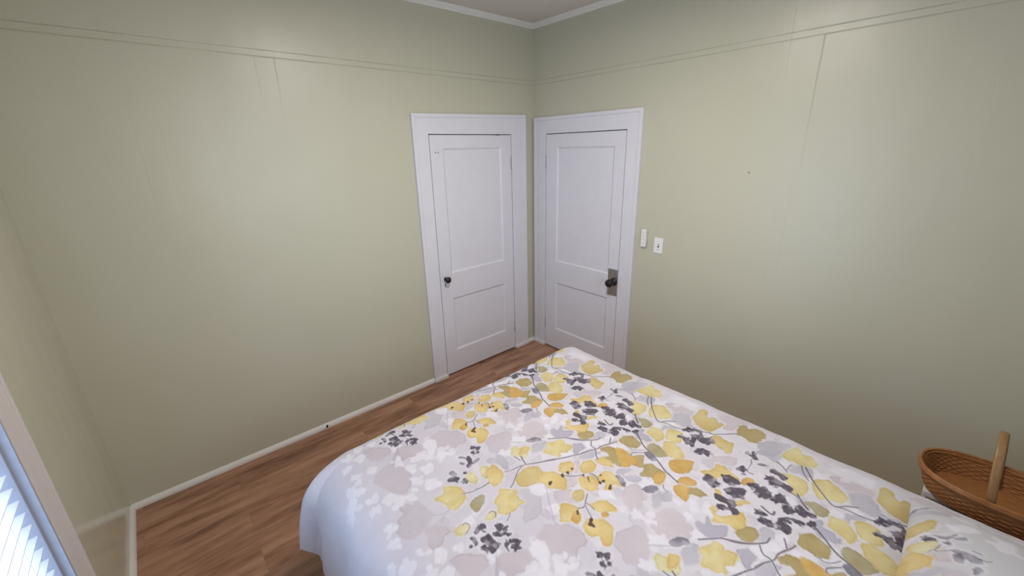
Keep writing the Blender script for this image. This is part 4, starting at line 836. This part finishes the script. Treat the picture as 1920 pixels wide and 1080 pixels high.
        for i, (k, P) in enumerate(A):
            if k in 'mpvgGw': s.leaf(k, P, i)
            if k == 'w':
                rs = np.random.RandomState(i+9); c_ = P.mean(0); rr = np.sqrt(((P-c_)**2).sum(1)).mean()
                for j in range(3):
                    t = rs.uniform(0, 6.283); L_ = rr*rs.uniform(1.1, 1.5); w_ = rr*rs.uniform(.25, .4); dv_ = np.array([math.cos(t), math.sin(t)]); nv = np.array([-dv_[1], dv_[0]])
                    s.leaf('w', np.array([c_+dv_*L_*.3, c_+dv_*L_*.7+nv*w_, c_+dv_*L_, c_+dv_*L_*.7-nv*w_]), i*5+j)
        for k, w, P in B:
            if k == 'u': s.stem(k, w, P)
        for i, (k, P) in enumerate(A):
            if k in 'ylatoqkde': s.leaf(k, P, i, True)
        for i, (k, P) in enumerate(A):
            if k in 'yatql':      # small pointed lobes breaking the outline
                rs = np.random.RandomState(i+50); c_ = P.mean(0); rr = np.sqrt(((P-c_)**2).sum(1)).mean()
                if rr > .016:
                    for j in range(9):
                        t = 6.283*(j+rs.uniform(-.3, .3))/9; q_ = P[np.argmax((P-c_)@np.array([math.cos(t), math.sin(t)]))]; L_ = np.hypot(*(q_-c_))*rs.uniform(1.0, 1.12); w_ = rr*rs.uniform(.15, .28)
                        dv_ = (q_-c_)/np.hypot(*(q_-c_)); nv = np.array([-dv_[1], dv_[0]])
                        s.leaf(k, np.array([c_+dv_*L_*.55, c_+dv_*L_*.8+nv*w_, c_+dv_*L_, c_+dv_*L_*.8-nv*w_]), i*9+j, False, .8)
            if k in 'ylatoqk': s.leaf(k, P, i)
        for k, w, P in B:
            if k == 's': s.stem(k, w, P)
        for i, (k, P) in enumerate(A):
            if k in 'deb': s.leaf(k, P, i)
            if k == 'd':      # ragged petal tips around each blossom
                rs = np.random.RandomState(i); c_ = P.mean(0); rr = np.sqrt(((P-c_)**2).sum(1)).mean()
                for j in range(4):
                    t = rs.uniform(0, 6.283); L_ = rr*rs.uniform(1.05, 1.4); w_ = rr*rs.uniform(.14, .24); dv_ = np.array([math.cos(t), math.sin(t)]); nv = np.array([-dv_[1], dv_[0]])
                    s.leaf('d' if j % 3 else 'e', np.array([c_+dv_*L_*.3, c_+dv_*L_*.7+nv*w_, c_+dv_*L_, c_+dv_*L_*.7-nv*w_]), i*7+j)
        s.C = np.clip(s.C, 0, .92)
    def sample(s, U, V):
        i = (U-s.x0)/s.h-.5; j = (V-s.y0)/s.h-.5
        i0 = np.floor(i).astype(int); j0 = np.floor(j).astype(int); fi = (i-i0)[:, None]; fj = (j-j0)[:, None]
        ci = lambda a: np.clip(a, 0, s.nx-1)
        cj = (lambda a: a % s.ny) if s.wrap else (lambda a: np.clip(a, 0, s.ny-1))
        return (s.C[ci(i0), cj(j0)]*(1-fi)+s.C[ci(i0+1), cj(j0)]*fi)*(1-fj)+(s.C[ci(i0), cj(j0+1)]*(1-fi)+s.C[ci(i0+1), cj(j0+1)]*fi)*fj
def cloth_mat(name):
    m = mat(name, (.8, .8, .8), .75, .25)
    a = N(m, 'ShaderNodeAttribute'); a.attribute_name = 'print'; L(m, a.outputs['Color'], BS(m).inputs['Base Color'])
    BS(m).inputs['Sheen Weight'].default_value = .15
    n1 = noise(m, pos(m), 9, 3, .55); n2 = noise(m, pos(m, (1, 1, 1)), 42, 3, .6)
    L(m, bump(m, n2, .12, .004, bump(m, n1, .3, .012)), BS(m).inputs['Normal']); return m
CLOTH = cloth_mat('printed_cotton')
def grid_mesh(name, XYZ, nu, nv, col, m):
    n_ = nu*nv; me = bpy.data.meshes.new(name)
    idx = np.arange(n_).reshape(nu, nv)
    q = np.stack([idx[:-1, :-1], idx[1:, :-1], idx[1:, 1:], idx[:-1, 1:]], -1).reshape(-1, 4)
    me.vertices.add(n_); me.vertices.foreach_set('co', XYZ.reshape(-1).astype(np.float32))
    me.loops.add(q.size); me.loops.foreach_set('vertex_index', q.reshape(-1).astype(np.int32))
    me.polygons.add(len(q)); me.polygons.foreach_set('loop_start', np.arange(0, q.size, 4, dtype=np.int32))
    me.polygons.foreach_set('use_smooth', np.ones(len(q), bool))
    me.update(calc_edges=True); me.validate()
    at = me.color_attributes.new('print', 'FLOAT_COLOR', 'POINT')
    at.data.foreach_set('color', np.concatenate([col, np.ones((n_, 1))], 1).reshape(-1).astype(np.float32))
    me.materials.append(m)
    o = bpy.data.objects.new(name, me); COL.objects.link(o); return o

# ------------------------------------------------------------------ bed, duvet, pillow
BX0, BX1, BY0, BY1, BTOP = -2.36, -0.80, -3.38, -1.19, 0.62
bed = empty('bed', ((BX0+BX1)/2, (BY0+BY1)/2, 0)); tag(bed, 'queen bed with mattress and base hidden under the floral duvet', 'bed')
MATT = mat('white_ticking', (.75, .74, .73), .8)
boxo('mattress', (BX0+.10, BY0, .33), (BX1-.06, BY1-.04, BTOP-.045), MATT, bed, .04)
boxo('box_spring', (BX0+.10, BY0, .14), (BX1-.06, BY1-.05, .33), MATT, bed, .015)
for xx in (BX0+.16, BX1-.12):
    for yy in (BY0+.08, BY1-.14): boxo('leg', (xx-.03, yy-.03, 0), (xx+.03, yy+.03, .145), DARK, bed, .004)
PR = Print(-3.02, -.30, -2.38, -1.66, .0020, True); PR.paint(LEAVES, STEMS)
def smooth(x): x = np.clip(x, 0, 1); return x*x*(3-2*x)
def duvet():
    st = .0031
    u = np.arange(-2.925, -.40, st); v = np.arange(-3.32, -.66, st)
    U, V = np.meshgrid(u, v, indexing='ij')
    iu0, iu1, iv1 = -2.295, -.850, -1.215           # flat zone
    bx = np.clip(U, iu0, iu1); by = np.minimum(V, iv1)
    ox = U-bx; oy = V-by
    s_ = (np.abs(ox)**4+np.abs(oy)**4)**.25
    r_ = np.hypot(ox, oy)+1e-9; dx = ox/r_; dy = oy/r_
    wl = np.clip(-dx, 0, 1)**2; wr = np.clip(dx, 0, 1)**2; wf = np.clip(dy, 0, 1)**2; tw = wl+wr+wf+1e-9
    La = (wl*.285+wr*.17+wf*.16)/tw+1e-3; am = (wl*rad(82)+wr*rad(86)+wf*rad(88))/tw
    ph = np.degrees(np.arctan2(oy, -ox)); left = (ox < 0)
    fa = np.where(left, np.exp(-((ph-15)/15)**2), 0)
    La = La+np.where(left, .12*fa*(wl > .3), 0); s_ = s_*(1-.13*fa+.07*np.exp(-((ph-16)/5)**2)*left)
    # integrate the roll-over profile: angle grows with arc length, then hangs
    ns = 40; tt = (np.arange(ns)+.5)/ns
    out = np.zeros_like(s_); drop = np.zeros_like(s_)
    for t in tt:
        a_ = am*smooth((s_*t)/La)
        out += np.cos(a_)*s_/ns; drop += np.sin(a_)*s_/ns
    ph = np.degrees(np.arctan2(oy, -ox))             # 0 = straight out on the window side, 90 = foot
    left = (ox < 0)
    flare = np.where(left, np.exp(-((ph-15)/13)**2), 0)*smooth((s_-.12)/.35)
    out = out*(1+.14*flare)
    notch = np.where(left, np.exp(-((ph-2.0)/4)**2), 0)*smooth((s_-.25)/.3)*np.exp(-((by-iv1)/.05)**2)
    out -= .035*notch
    # hanging folds
    side = np.where(left, 1, 0)*smooth((s_-.12)/.4)
    fold = np.sin(V*15+1.1)*.5+np.sin(V*26+.4)*.28+np.sin(V*9)*.35
    out += side*.018*fold*np.exp(-(np.clip(oy, 0, 1)/.05)**2)
    foot = (oy > 0)*smooth((s_-.15)/.3)*(1-flare)
    out += foot*.012*(np.sin(U*19)*.6+np.sin(U*31+2)*.4)
    X = bx+dx*out; Y = by+dy*out
    X = np.where(r_ < 1e-8, U, X); Y = np.where(r_ < 1e-8, V, Y)
    puff = .012*(vnoise(U*4.2+5, V*4.2+9, 41)-.5)+.007*(vnoise(U*10, V*10, 42)-.5)+.0022*(vnoise(U*31, V*31, 43)-.5)
    crease = -.006*np.exp(-((V+1.70+.03*np.sin(U*5))/.012)**2)*smooth((U+1.9)/.3)*.4
    topw = 1-smooth((s_-.05)/.2)
    Z = BTOP+(puff+crease)*(.35+.65*topw)-drop
    # soft welt along the edge near the wall side
    Z = np.maximum(Z, .012+.01*np.abs(np.sin(U*9+V*7)))
    c = PR.sample(U.ravel(), V.ravel())
    o = grid_mesh('duvet', np.stack([X, Y, Z], -1), len(u), len(v), c, CLOTH)
    md = o.modifiers.new('thickness', 'SOLIDIFY'); md.thickness = .009; md.offset = -1
    return o
dv = duvet(); tag(dv, 'white duvet printed with yellow leaves and dark purple blossoms, spread over the bed', 'duvet')

def pillow(name, cx, cy, lx, ly, zb, tilt):
    """soft rectangular pillow: two bulging sheets meeting in a seam with pointed corners"""
    PP = Print(-1.45, -.55, -3.45, -2.75, .0025, False); PP.C = PP.C*0+c8(196, 194, 198)*(1+.05*(vnoise(*np.meshgrid(np.arange(PP.nx)*.03, np.arange(PP.ny)*.03, indexing='ij'), 9)[..., None]-.5))
    PP.paint(PILLOW_LEAVES, PILLOW_STEMS)
    n_ = 150
    a = np.linspace(-1, 1, n_); A, B = np.meshgrid(a, a, indexing='ij')
    e = (1-np.abs(A)**2.6).clip(0)**.55*(1-np.abs(B)**2.6).clip(0)**.55
    pinch = 1-.045*(1-np.abs(A)**2)*np.abs(B)**3; pinch2 = 1-.05*(1-np.abs(B)**2)*np.abs(A)**3
    X = cx+A*lx/2*pinch2; Y = cy+B*ly/2*pinch
    wr_ = .006*(vnoise(X*18, Y*18, 51)-.5)*(1-e)
    up_ = zb+.024+.085*e+wr_; dn = zb+.024-.020*e
    Zb = dn[::-1, :]
    XYZ = np.concatenate([np.stack([X, Y, up_], -1), np.stack([X, Y, dn], -1)[::-1]], 0)
    cl = PP.sample(X.ravel(), Y.ravel()); cl2 = cl.reshape(n_, n_, 3)[::-1].reshape(-1, 3)
    # lift the head end a little
    XYZ[..., 2] += tilt*np.clip((cy+ly/2-XYZ[..., 1])/ly, 0, 1)
    o = grid_mesh(name, XYZ, 2*n_, n_, np.concatenate([cl, cl2]), CLOTH)
    bm = bmesh.new(); bm.from_mesh(o.data); bmesh.ops.remove_doubles(bm, verts=bm.verts[:], dist=.0004)
    bmesh.ops.recalc_face_normals(bm, faces=bm.faces[:]); bm.to_mesh(o.data); bm.free()
    for p_ in o.data.polygons: p_.use_smooth = True
    return o
pw = pillow('pillow', -1.268, -3.172, .74, .50, .632, .0)
tag(pw, 'floral print pillow lying on the duvet at the head end beside the basket', 'pillow')

# ------------------------------------------------------------------ nightstand and basket
NS = white_paint('white_nightstand_paint', (0.72, 0.66, 0.64), .45)
ns = empty('nightstand', (-.43, -3.19, 0)); tag(ns, 'white painted nightstand between bed and right wall under the wicker basket', 'nightstand')
boxo('nightstand_top', (-.645, -3.43, .525), (-.30, -2.952, .55), NS, ns, .004)
boxo('nightstand_body', (-.632, -3.42, .12), (-.313, -2.965, .525), NS, ns, .003)
for zz in (.335, .14):
    dr = boxo('drawer', (-.648, -3.40, zz), (-.632, -2.985, zz+.18), NS, ns, .002)
    bm = lathe(bmesh.new(), [(0, 0), (.008, 0), (.007, .012), (.014, .018), (.015, .024), (0, .029)], (-.648, -3.19, zz+.085), (-1, 0, 0), 20); obj('knob', bm, NICKEL, dr, True)
for xx in (-.60, -.345):
    for yy in (-3.39, -2.99): boxo('leg', (xx-.02, yy-.02, 0), (xx+.02, yy+.02, .12), NS, ns, .002)

def wicker(name, weave=True):
    m = mat(name, (.35, .17, .06), .42, .5)
    t = N(m, 'ShaderNodeTexCoord')
    uv = N(m, 'ShaderNodeUVMap'); uv.uv_map = 'uv'
    mp = N(m, 'ShaderNodeMapping'); mp.inputs['Scale'].default_value = (3, 110, 1) if weave else (4, 60, 1)
    L(m, uv.outputs[0], mp.inputs[0])
    n1 = noise(m, mp.outputs[0], 1.0, 3, .6)
    mp2 = N(m, 'ShaderNodeMapping'); mp2.inputs['Scale'].default_value = (26, 90, 1); L(m, uv.outputs[0], mp2.inputs[0])
    n2 = noise(m, mp2.outputs[0], 1.0, 2, .5)
    f = math_(m, 'ADD', math_(m, 'MULTIPLY', n1, .6), math_(m, 'MULTIPLY', n2, .4))
    if weave: c = ramp(m, f, [(.32, (.115, .038, .012)), (.48, (.30, .120, .038)), (.60, (.42, .190, .066)), (.75, (.54, .28, .115))])
    else: c = ramp(m, f, [(.3, (.24, .125, .045)), (.6, (.33, .19, .08)), (.8, (.40, .25, .12))])
    L(m, c, BS(m).inputs['Base Color']); L(m, bump(m, n1, .3, .002), BS(m).inputs['Normal'])
    return m
WICK, WICKL = wicker('brown_woven_wicker'), wicker('light_wicker_handle', False)
BKC = Vector((-.563, -3.165, .5505))
def sup(t, a, b, n_=2.5):
    c, s_ = math.cos(t), math.sin(t)
    return Vector((a*math.copysign(abs(c)**(2/n_), c), b*math.copysign(abs(s_)**(2/n_), s_), 0))
bk = empty('basket', BKC); tag(bk, 'brown oval wicker basket with upright handle standing on the nightstand', 'basket')
HB = .099
def basket_wall():
    """woven wall: horizontal strands bulging alternately over and under vertical stakes; inside and outside faces"""
    bm = bmesh.new(); uvl = bm.loops.layers.uv.new('uv')
    nt_, nz = 288, 54; rows = []
    for inner in (0, 1):
        R_ = []
        for k in range(nz+1):
            h = k/nz; z = HB*h
            g = .87+.13*(h**.7)
            a, b = .154*g, .248*g
            row = []
            for i in range(nt_):
                t = 2*math.pi*i/nt_
                strand = int(h*10.5); ph = (h*10.5) % 1
                wv = math.cos(i/nt_*2*math.pi*36+math.pi*strand)
                bul = .0022*math.sin(math.pi*ph)*(1+.8*wv)
                p_ = sup(t, a-(.006 if inner else 0)+(bul if not inner else -bul), b-(.006 if inner else 0)+(bul if not inner else -bul))
                row.append(bm.verts.new(BKC+p_+Vector((0, 0, z+.004))))
            R_.append(row)
        rows.append(R_)
        for k in range(nz):
            for i in range(nt_):
                j = (i+1) % nt_
                q = (R_[k][i], R_[k][j], R_[k+1][j], R_[k+1][i])
                f_ = bm.faces.new(q if not inner else q[::-1])
                cs = [(i/nt_*8, k/nz), ((i+1)/nt_*8, k/nz), ((i+1)/nt_*8, (k+1)/nz), (i/nt_*8, (k+1)/nz)]
                if inner: cs = cs[::-1]
                for lp, c in zip(f_.loops, cs): lp[uvl].uv = (c[0]*.4, c[1]*.13*5)
    return obj('woven_side', bm, WICK, bk, True)
basket_wall()
def torus_path(name, pts, rx, rz, m, closed=True, seg=10, parent=bk, nrm=None):
    bm = bmesh.new(); uvl = bm.loops.layers.uv.new('uv'); n_ = len(pts); rings = []
    for i, p_ in enumerate(pts):
        a = pts[(i-1) % n_] if closed or i > 0 else pts[0]; b = pts[(i+1) % n_] if closed or i < n_-1 else pts[-1]
        t = (b-a).normalized(); w = nrm(i) if nrm else Vector((0, 0, 1)); o_ = t.cross(w).normalized(); w2 = o_.cross(t).normalized()
        rings.append([bm.verts.new(p_+o_*rx*math.cos(2*math.pi*k/seg)+w2*rz*math.sin(2*math.pi*k/seg)) for k in range(seg)])
    for i in range(n_ if closed else n_-1):
        for k in range(seg):
            k2 = (k+1) % seg; j = (i+1) % n_
            f_ = bm.faces.new((rings[i][k], rings[i][k2], rings[j][k2], rings[j][k]))
            for lp, c in zip(f_.loops, ((i*.02, k/seg*.1), (i*.02, (k+1)/seg*.1), ((i+1)*.02, (k+1)/seg*.1), ((i+1)*.02, k/seg*.1))): lp[uvl].uv = c
    if not closed: bm.faces.new(rings[0]); bm.faces.new(rings[-1][::-1])
    bmesh.ops.recalc_face_normals(bm, faces=bm.faces[:])
    return obj(name, bm, m, parent, True)
for dz, da, r1, r2 in ((HB+.004, .0, .0065, .0050), (HB-.006, .0045, .003, .008), (HB-.006, -.0095, .003, .008), (.005, -.002, .006, .006)):
    g = 1 if dz > .05 else .87
    torus_path('rim' if dz > .05 else 'base_ring', [BKC+sup(2*math.pi*i/160, .154*g+da, .248*g+da)+Vector((0, 0, dz)) for i in range(160)], r1, r2, WICK)
bm = bmesh.new(); uvl = bm.loops.layers.uv.new('uv')
vs = [bm.verts.new(BKC+sup(2*math.pi*i/120, .154*.87, .248*.87)+Vector((0, 0, .010))) for i in range(120)]
vb = [bm.verts.new(v.co-Vector((0, 0, .006))) for v in vs]
f_ = bm.faces.new(vs)
for lp in f_.loops: lp[uvl].uv = (lp.vert.co.y*1.2, lp.vert.co.x*5)
bm.faces.new(vb[::-1])
for i in range(120): bm.faces.new((vs[i], vb[i], vb[(i+1) % 120], vs[(i+1) % 120]))
obj('woven_base', bm, WICK, bk)
# hoop handle across the short side
hy = -3.130
pts = []
for i in range(61):
    t = math.pi*i/60
    x = BKC.x-math.cos(t)*.138; z = BKC.z+.070+(.240)*(math.sin(t)**.72)
    pts.append(Vector((x, hy-.065*(x-BKC.x)+.030*(z-BKC.z-.07)/.24, z)))
pts = [Vector((BKC.x-.122, hy+.004, BKC.z+.018))]+pts+[Vector((BKC.x+.122, hy-.014, BKC.z+.018))]
torus_path('handle', pts, .0130, .0045, WICKL, False, 12, nrm=lambda i: (Vector((-(pts[i].x-BKC.x), 0, -(pts[i].z-BKC.z-.02)))).normalized())

# ------------------------------------------------------------------ switch plate, wall remote, small marks
sw = empty('light_switch', (0, -1.318, 1.217)); tag(sw, 'white toggle light switch plate on the right wall beside the door', 'light switch')
bm = bmesh.new(); box(bm, (-.005, -1.353, 1.160), (0, -1.283, 1.275), .0018); obj('switch_plate', bm, PLASTIC, sw)
bm = bmesh.new(); box(bm, (-.0056, -1.3235, 1.204), (-.0045, -1.3125, 1.229)); obj('toggle_slot', bm, DARK, sw)
bm = bmesh.new(); box(bm, (-.017, -1.322, 1.216), (-.005, -1.314, 1.226), .001); obj('toggle', bm, PLASTIC, sw)
for zz in (1.187, 1.248):
    bm = lathe(bmesh.new(), [(0, 0), (.003, 0), (.003, .0012), (0, .0018)], (-.005, -1.318, zz), (-1, 0, 0), 12); obj('screw', bm, BTN if zz > 1.2 else DARK, sw)
rm = empty('remote_control', (0, -1.204, 1.262)); tag(rm, 'slim white wall remote in a holder between door casing and switch', 'remote control')
bm = bmesh.new(); box(bm, (-.022, -1.219, 1.194), (-.004, -1.181, 1.327), .003); obj('remote_body', bm, PLASTIC, rm)
bm = bmesh.new(); box(bm, (-.010, -1.224, 1.190), (0, -1.178, 1.240), .002); box(bm, (-.004, -1.224, 1.19), (0, -1.178, 1.33), .001); obj('remote_holder', bm, mat('grey_white_holder', (.45, .44, .43), .5), rm)
for zz in (1.300, 1.275, 1.250, 1.218):
    bm = bmesh.new(); box(bm, (-.0235, -1.206, zz-.006), (-.0215, -1.194, zz+.006), .0008); obj('button', bm, BTN, rm)
bm = lathe(bmesh.new(), [(0, 0), (.0035, 0), (.0045, .003), (.0045, .006), (0, .0075)], (0, -1.862, 1.755), (-1, 0, 0), 12)
tag(obj('nail', bm, mat('painted_nail', (.30, .28, .2), .4), None), 'tiny nail head in the middle of the right wall', 'nail')
bm = lathe(bmesh.new(), [(0, 0), (.006, 0), (.006, .016), (.0035, .018), (.0035, .026), (0, .027)], (-2.150, -.021, .014), (0, -.5, .87), 14)
tag(obj('cable_stub', bm, DARK), 'small black cable stub poking out at the back baseboard', 'cable')
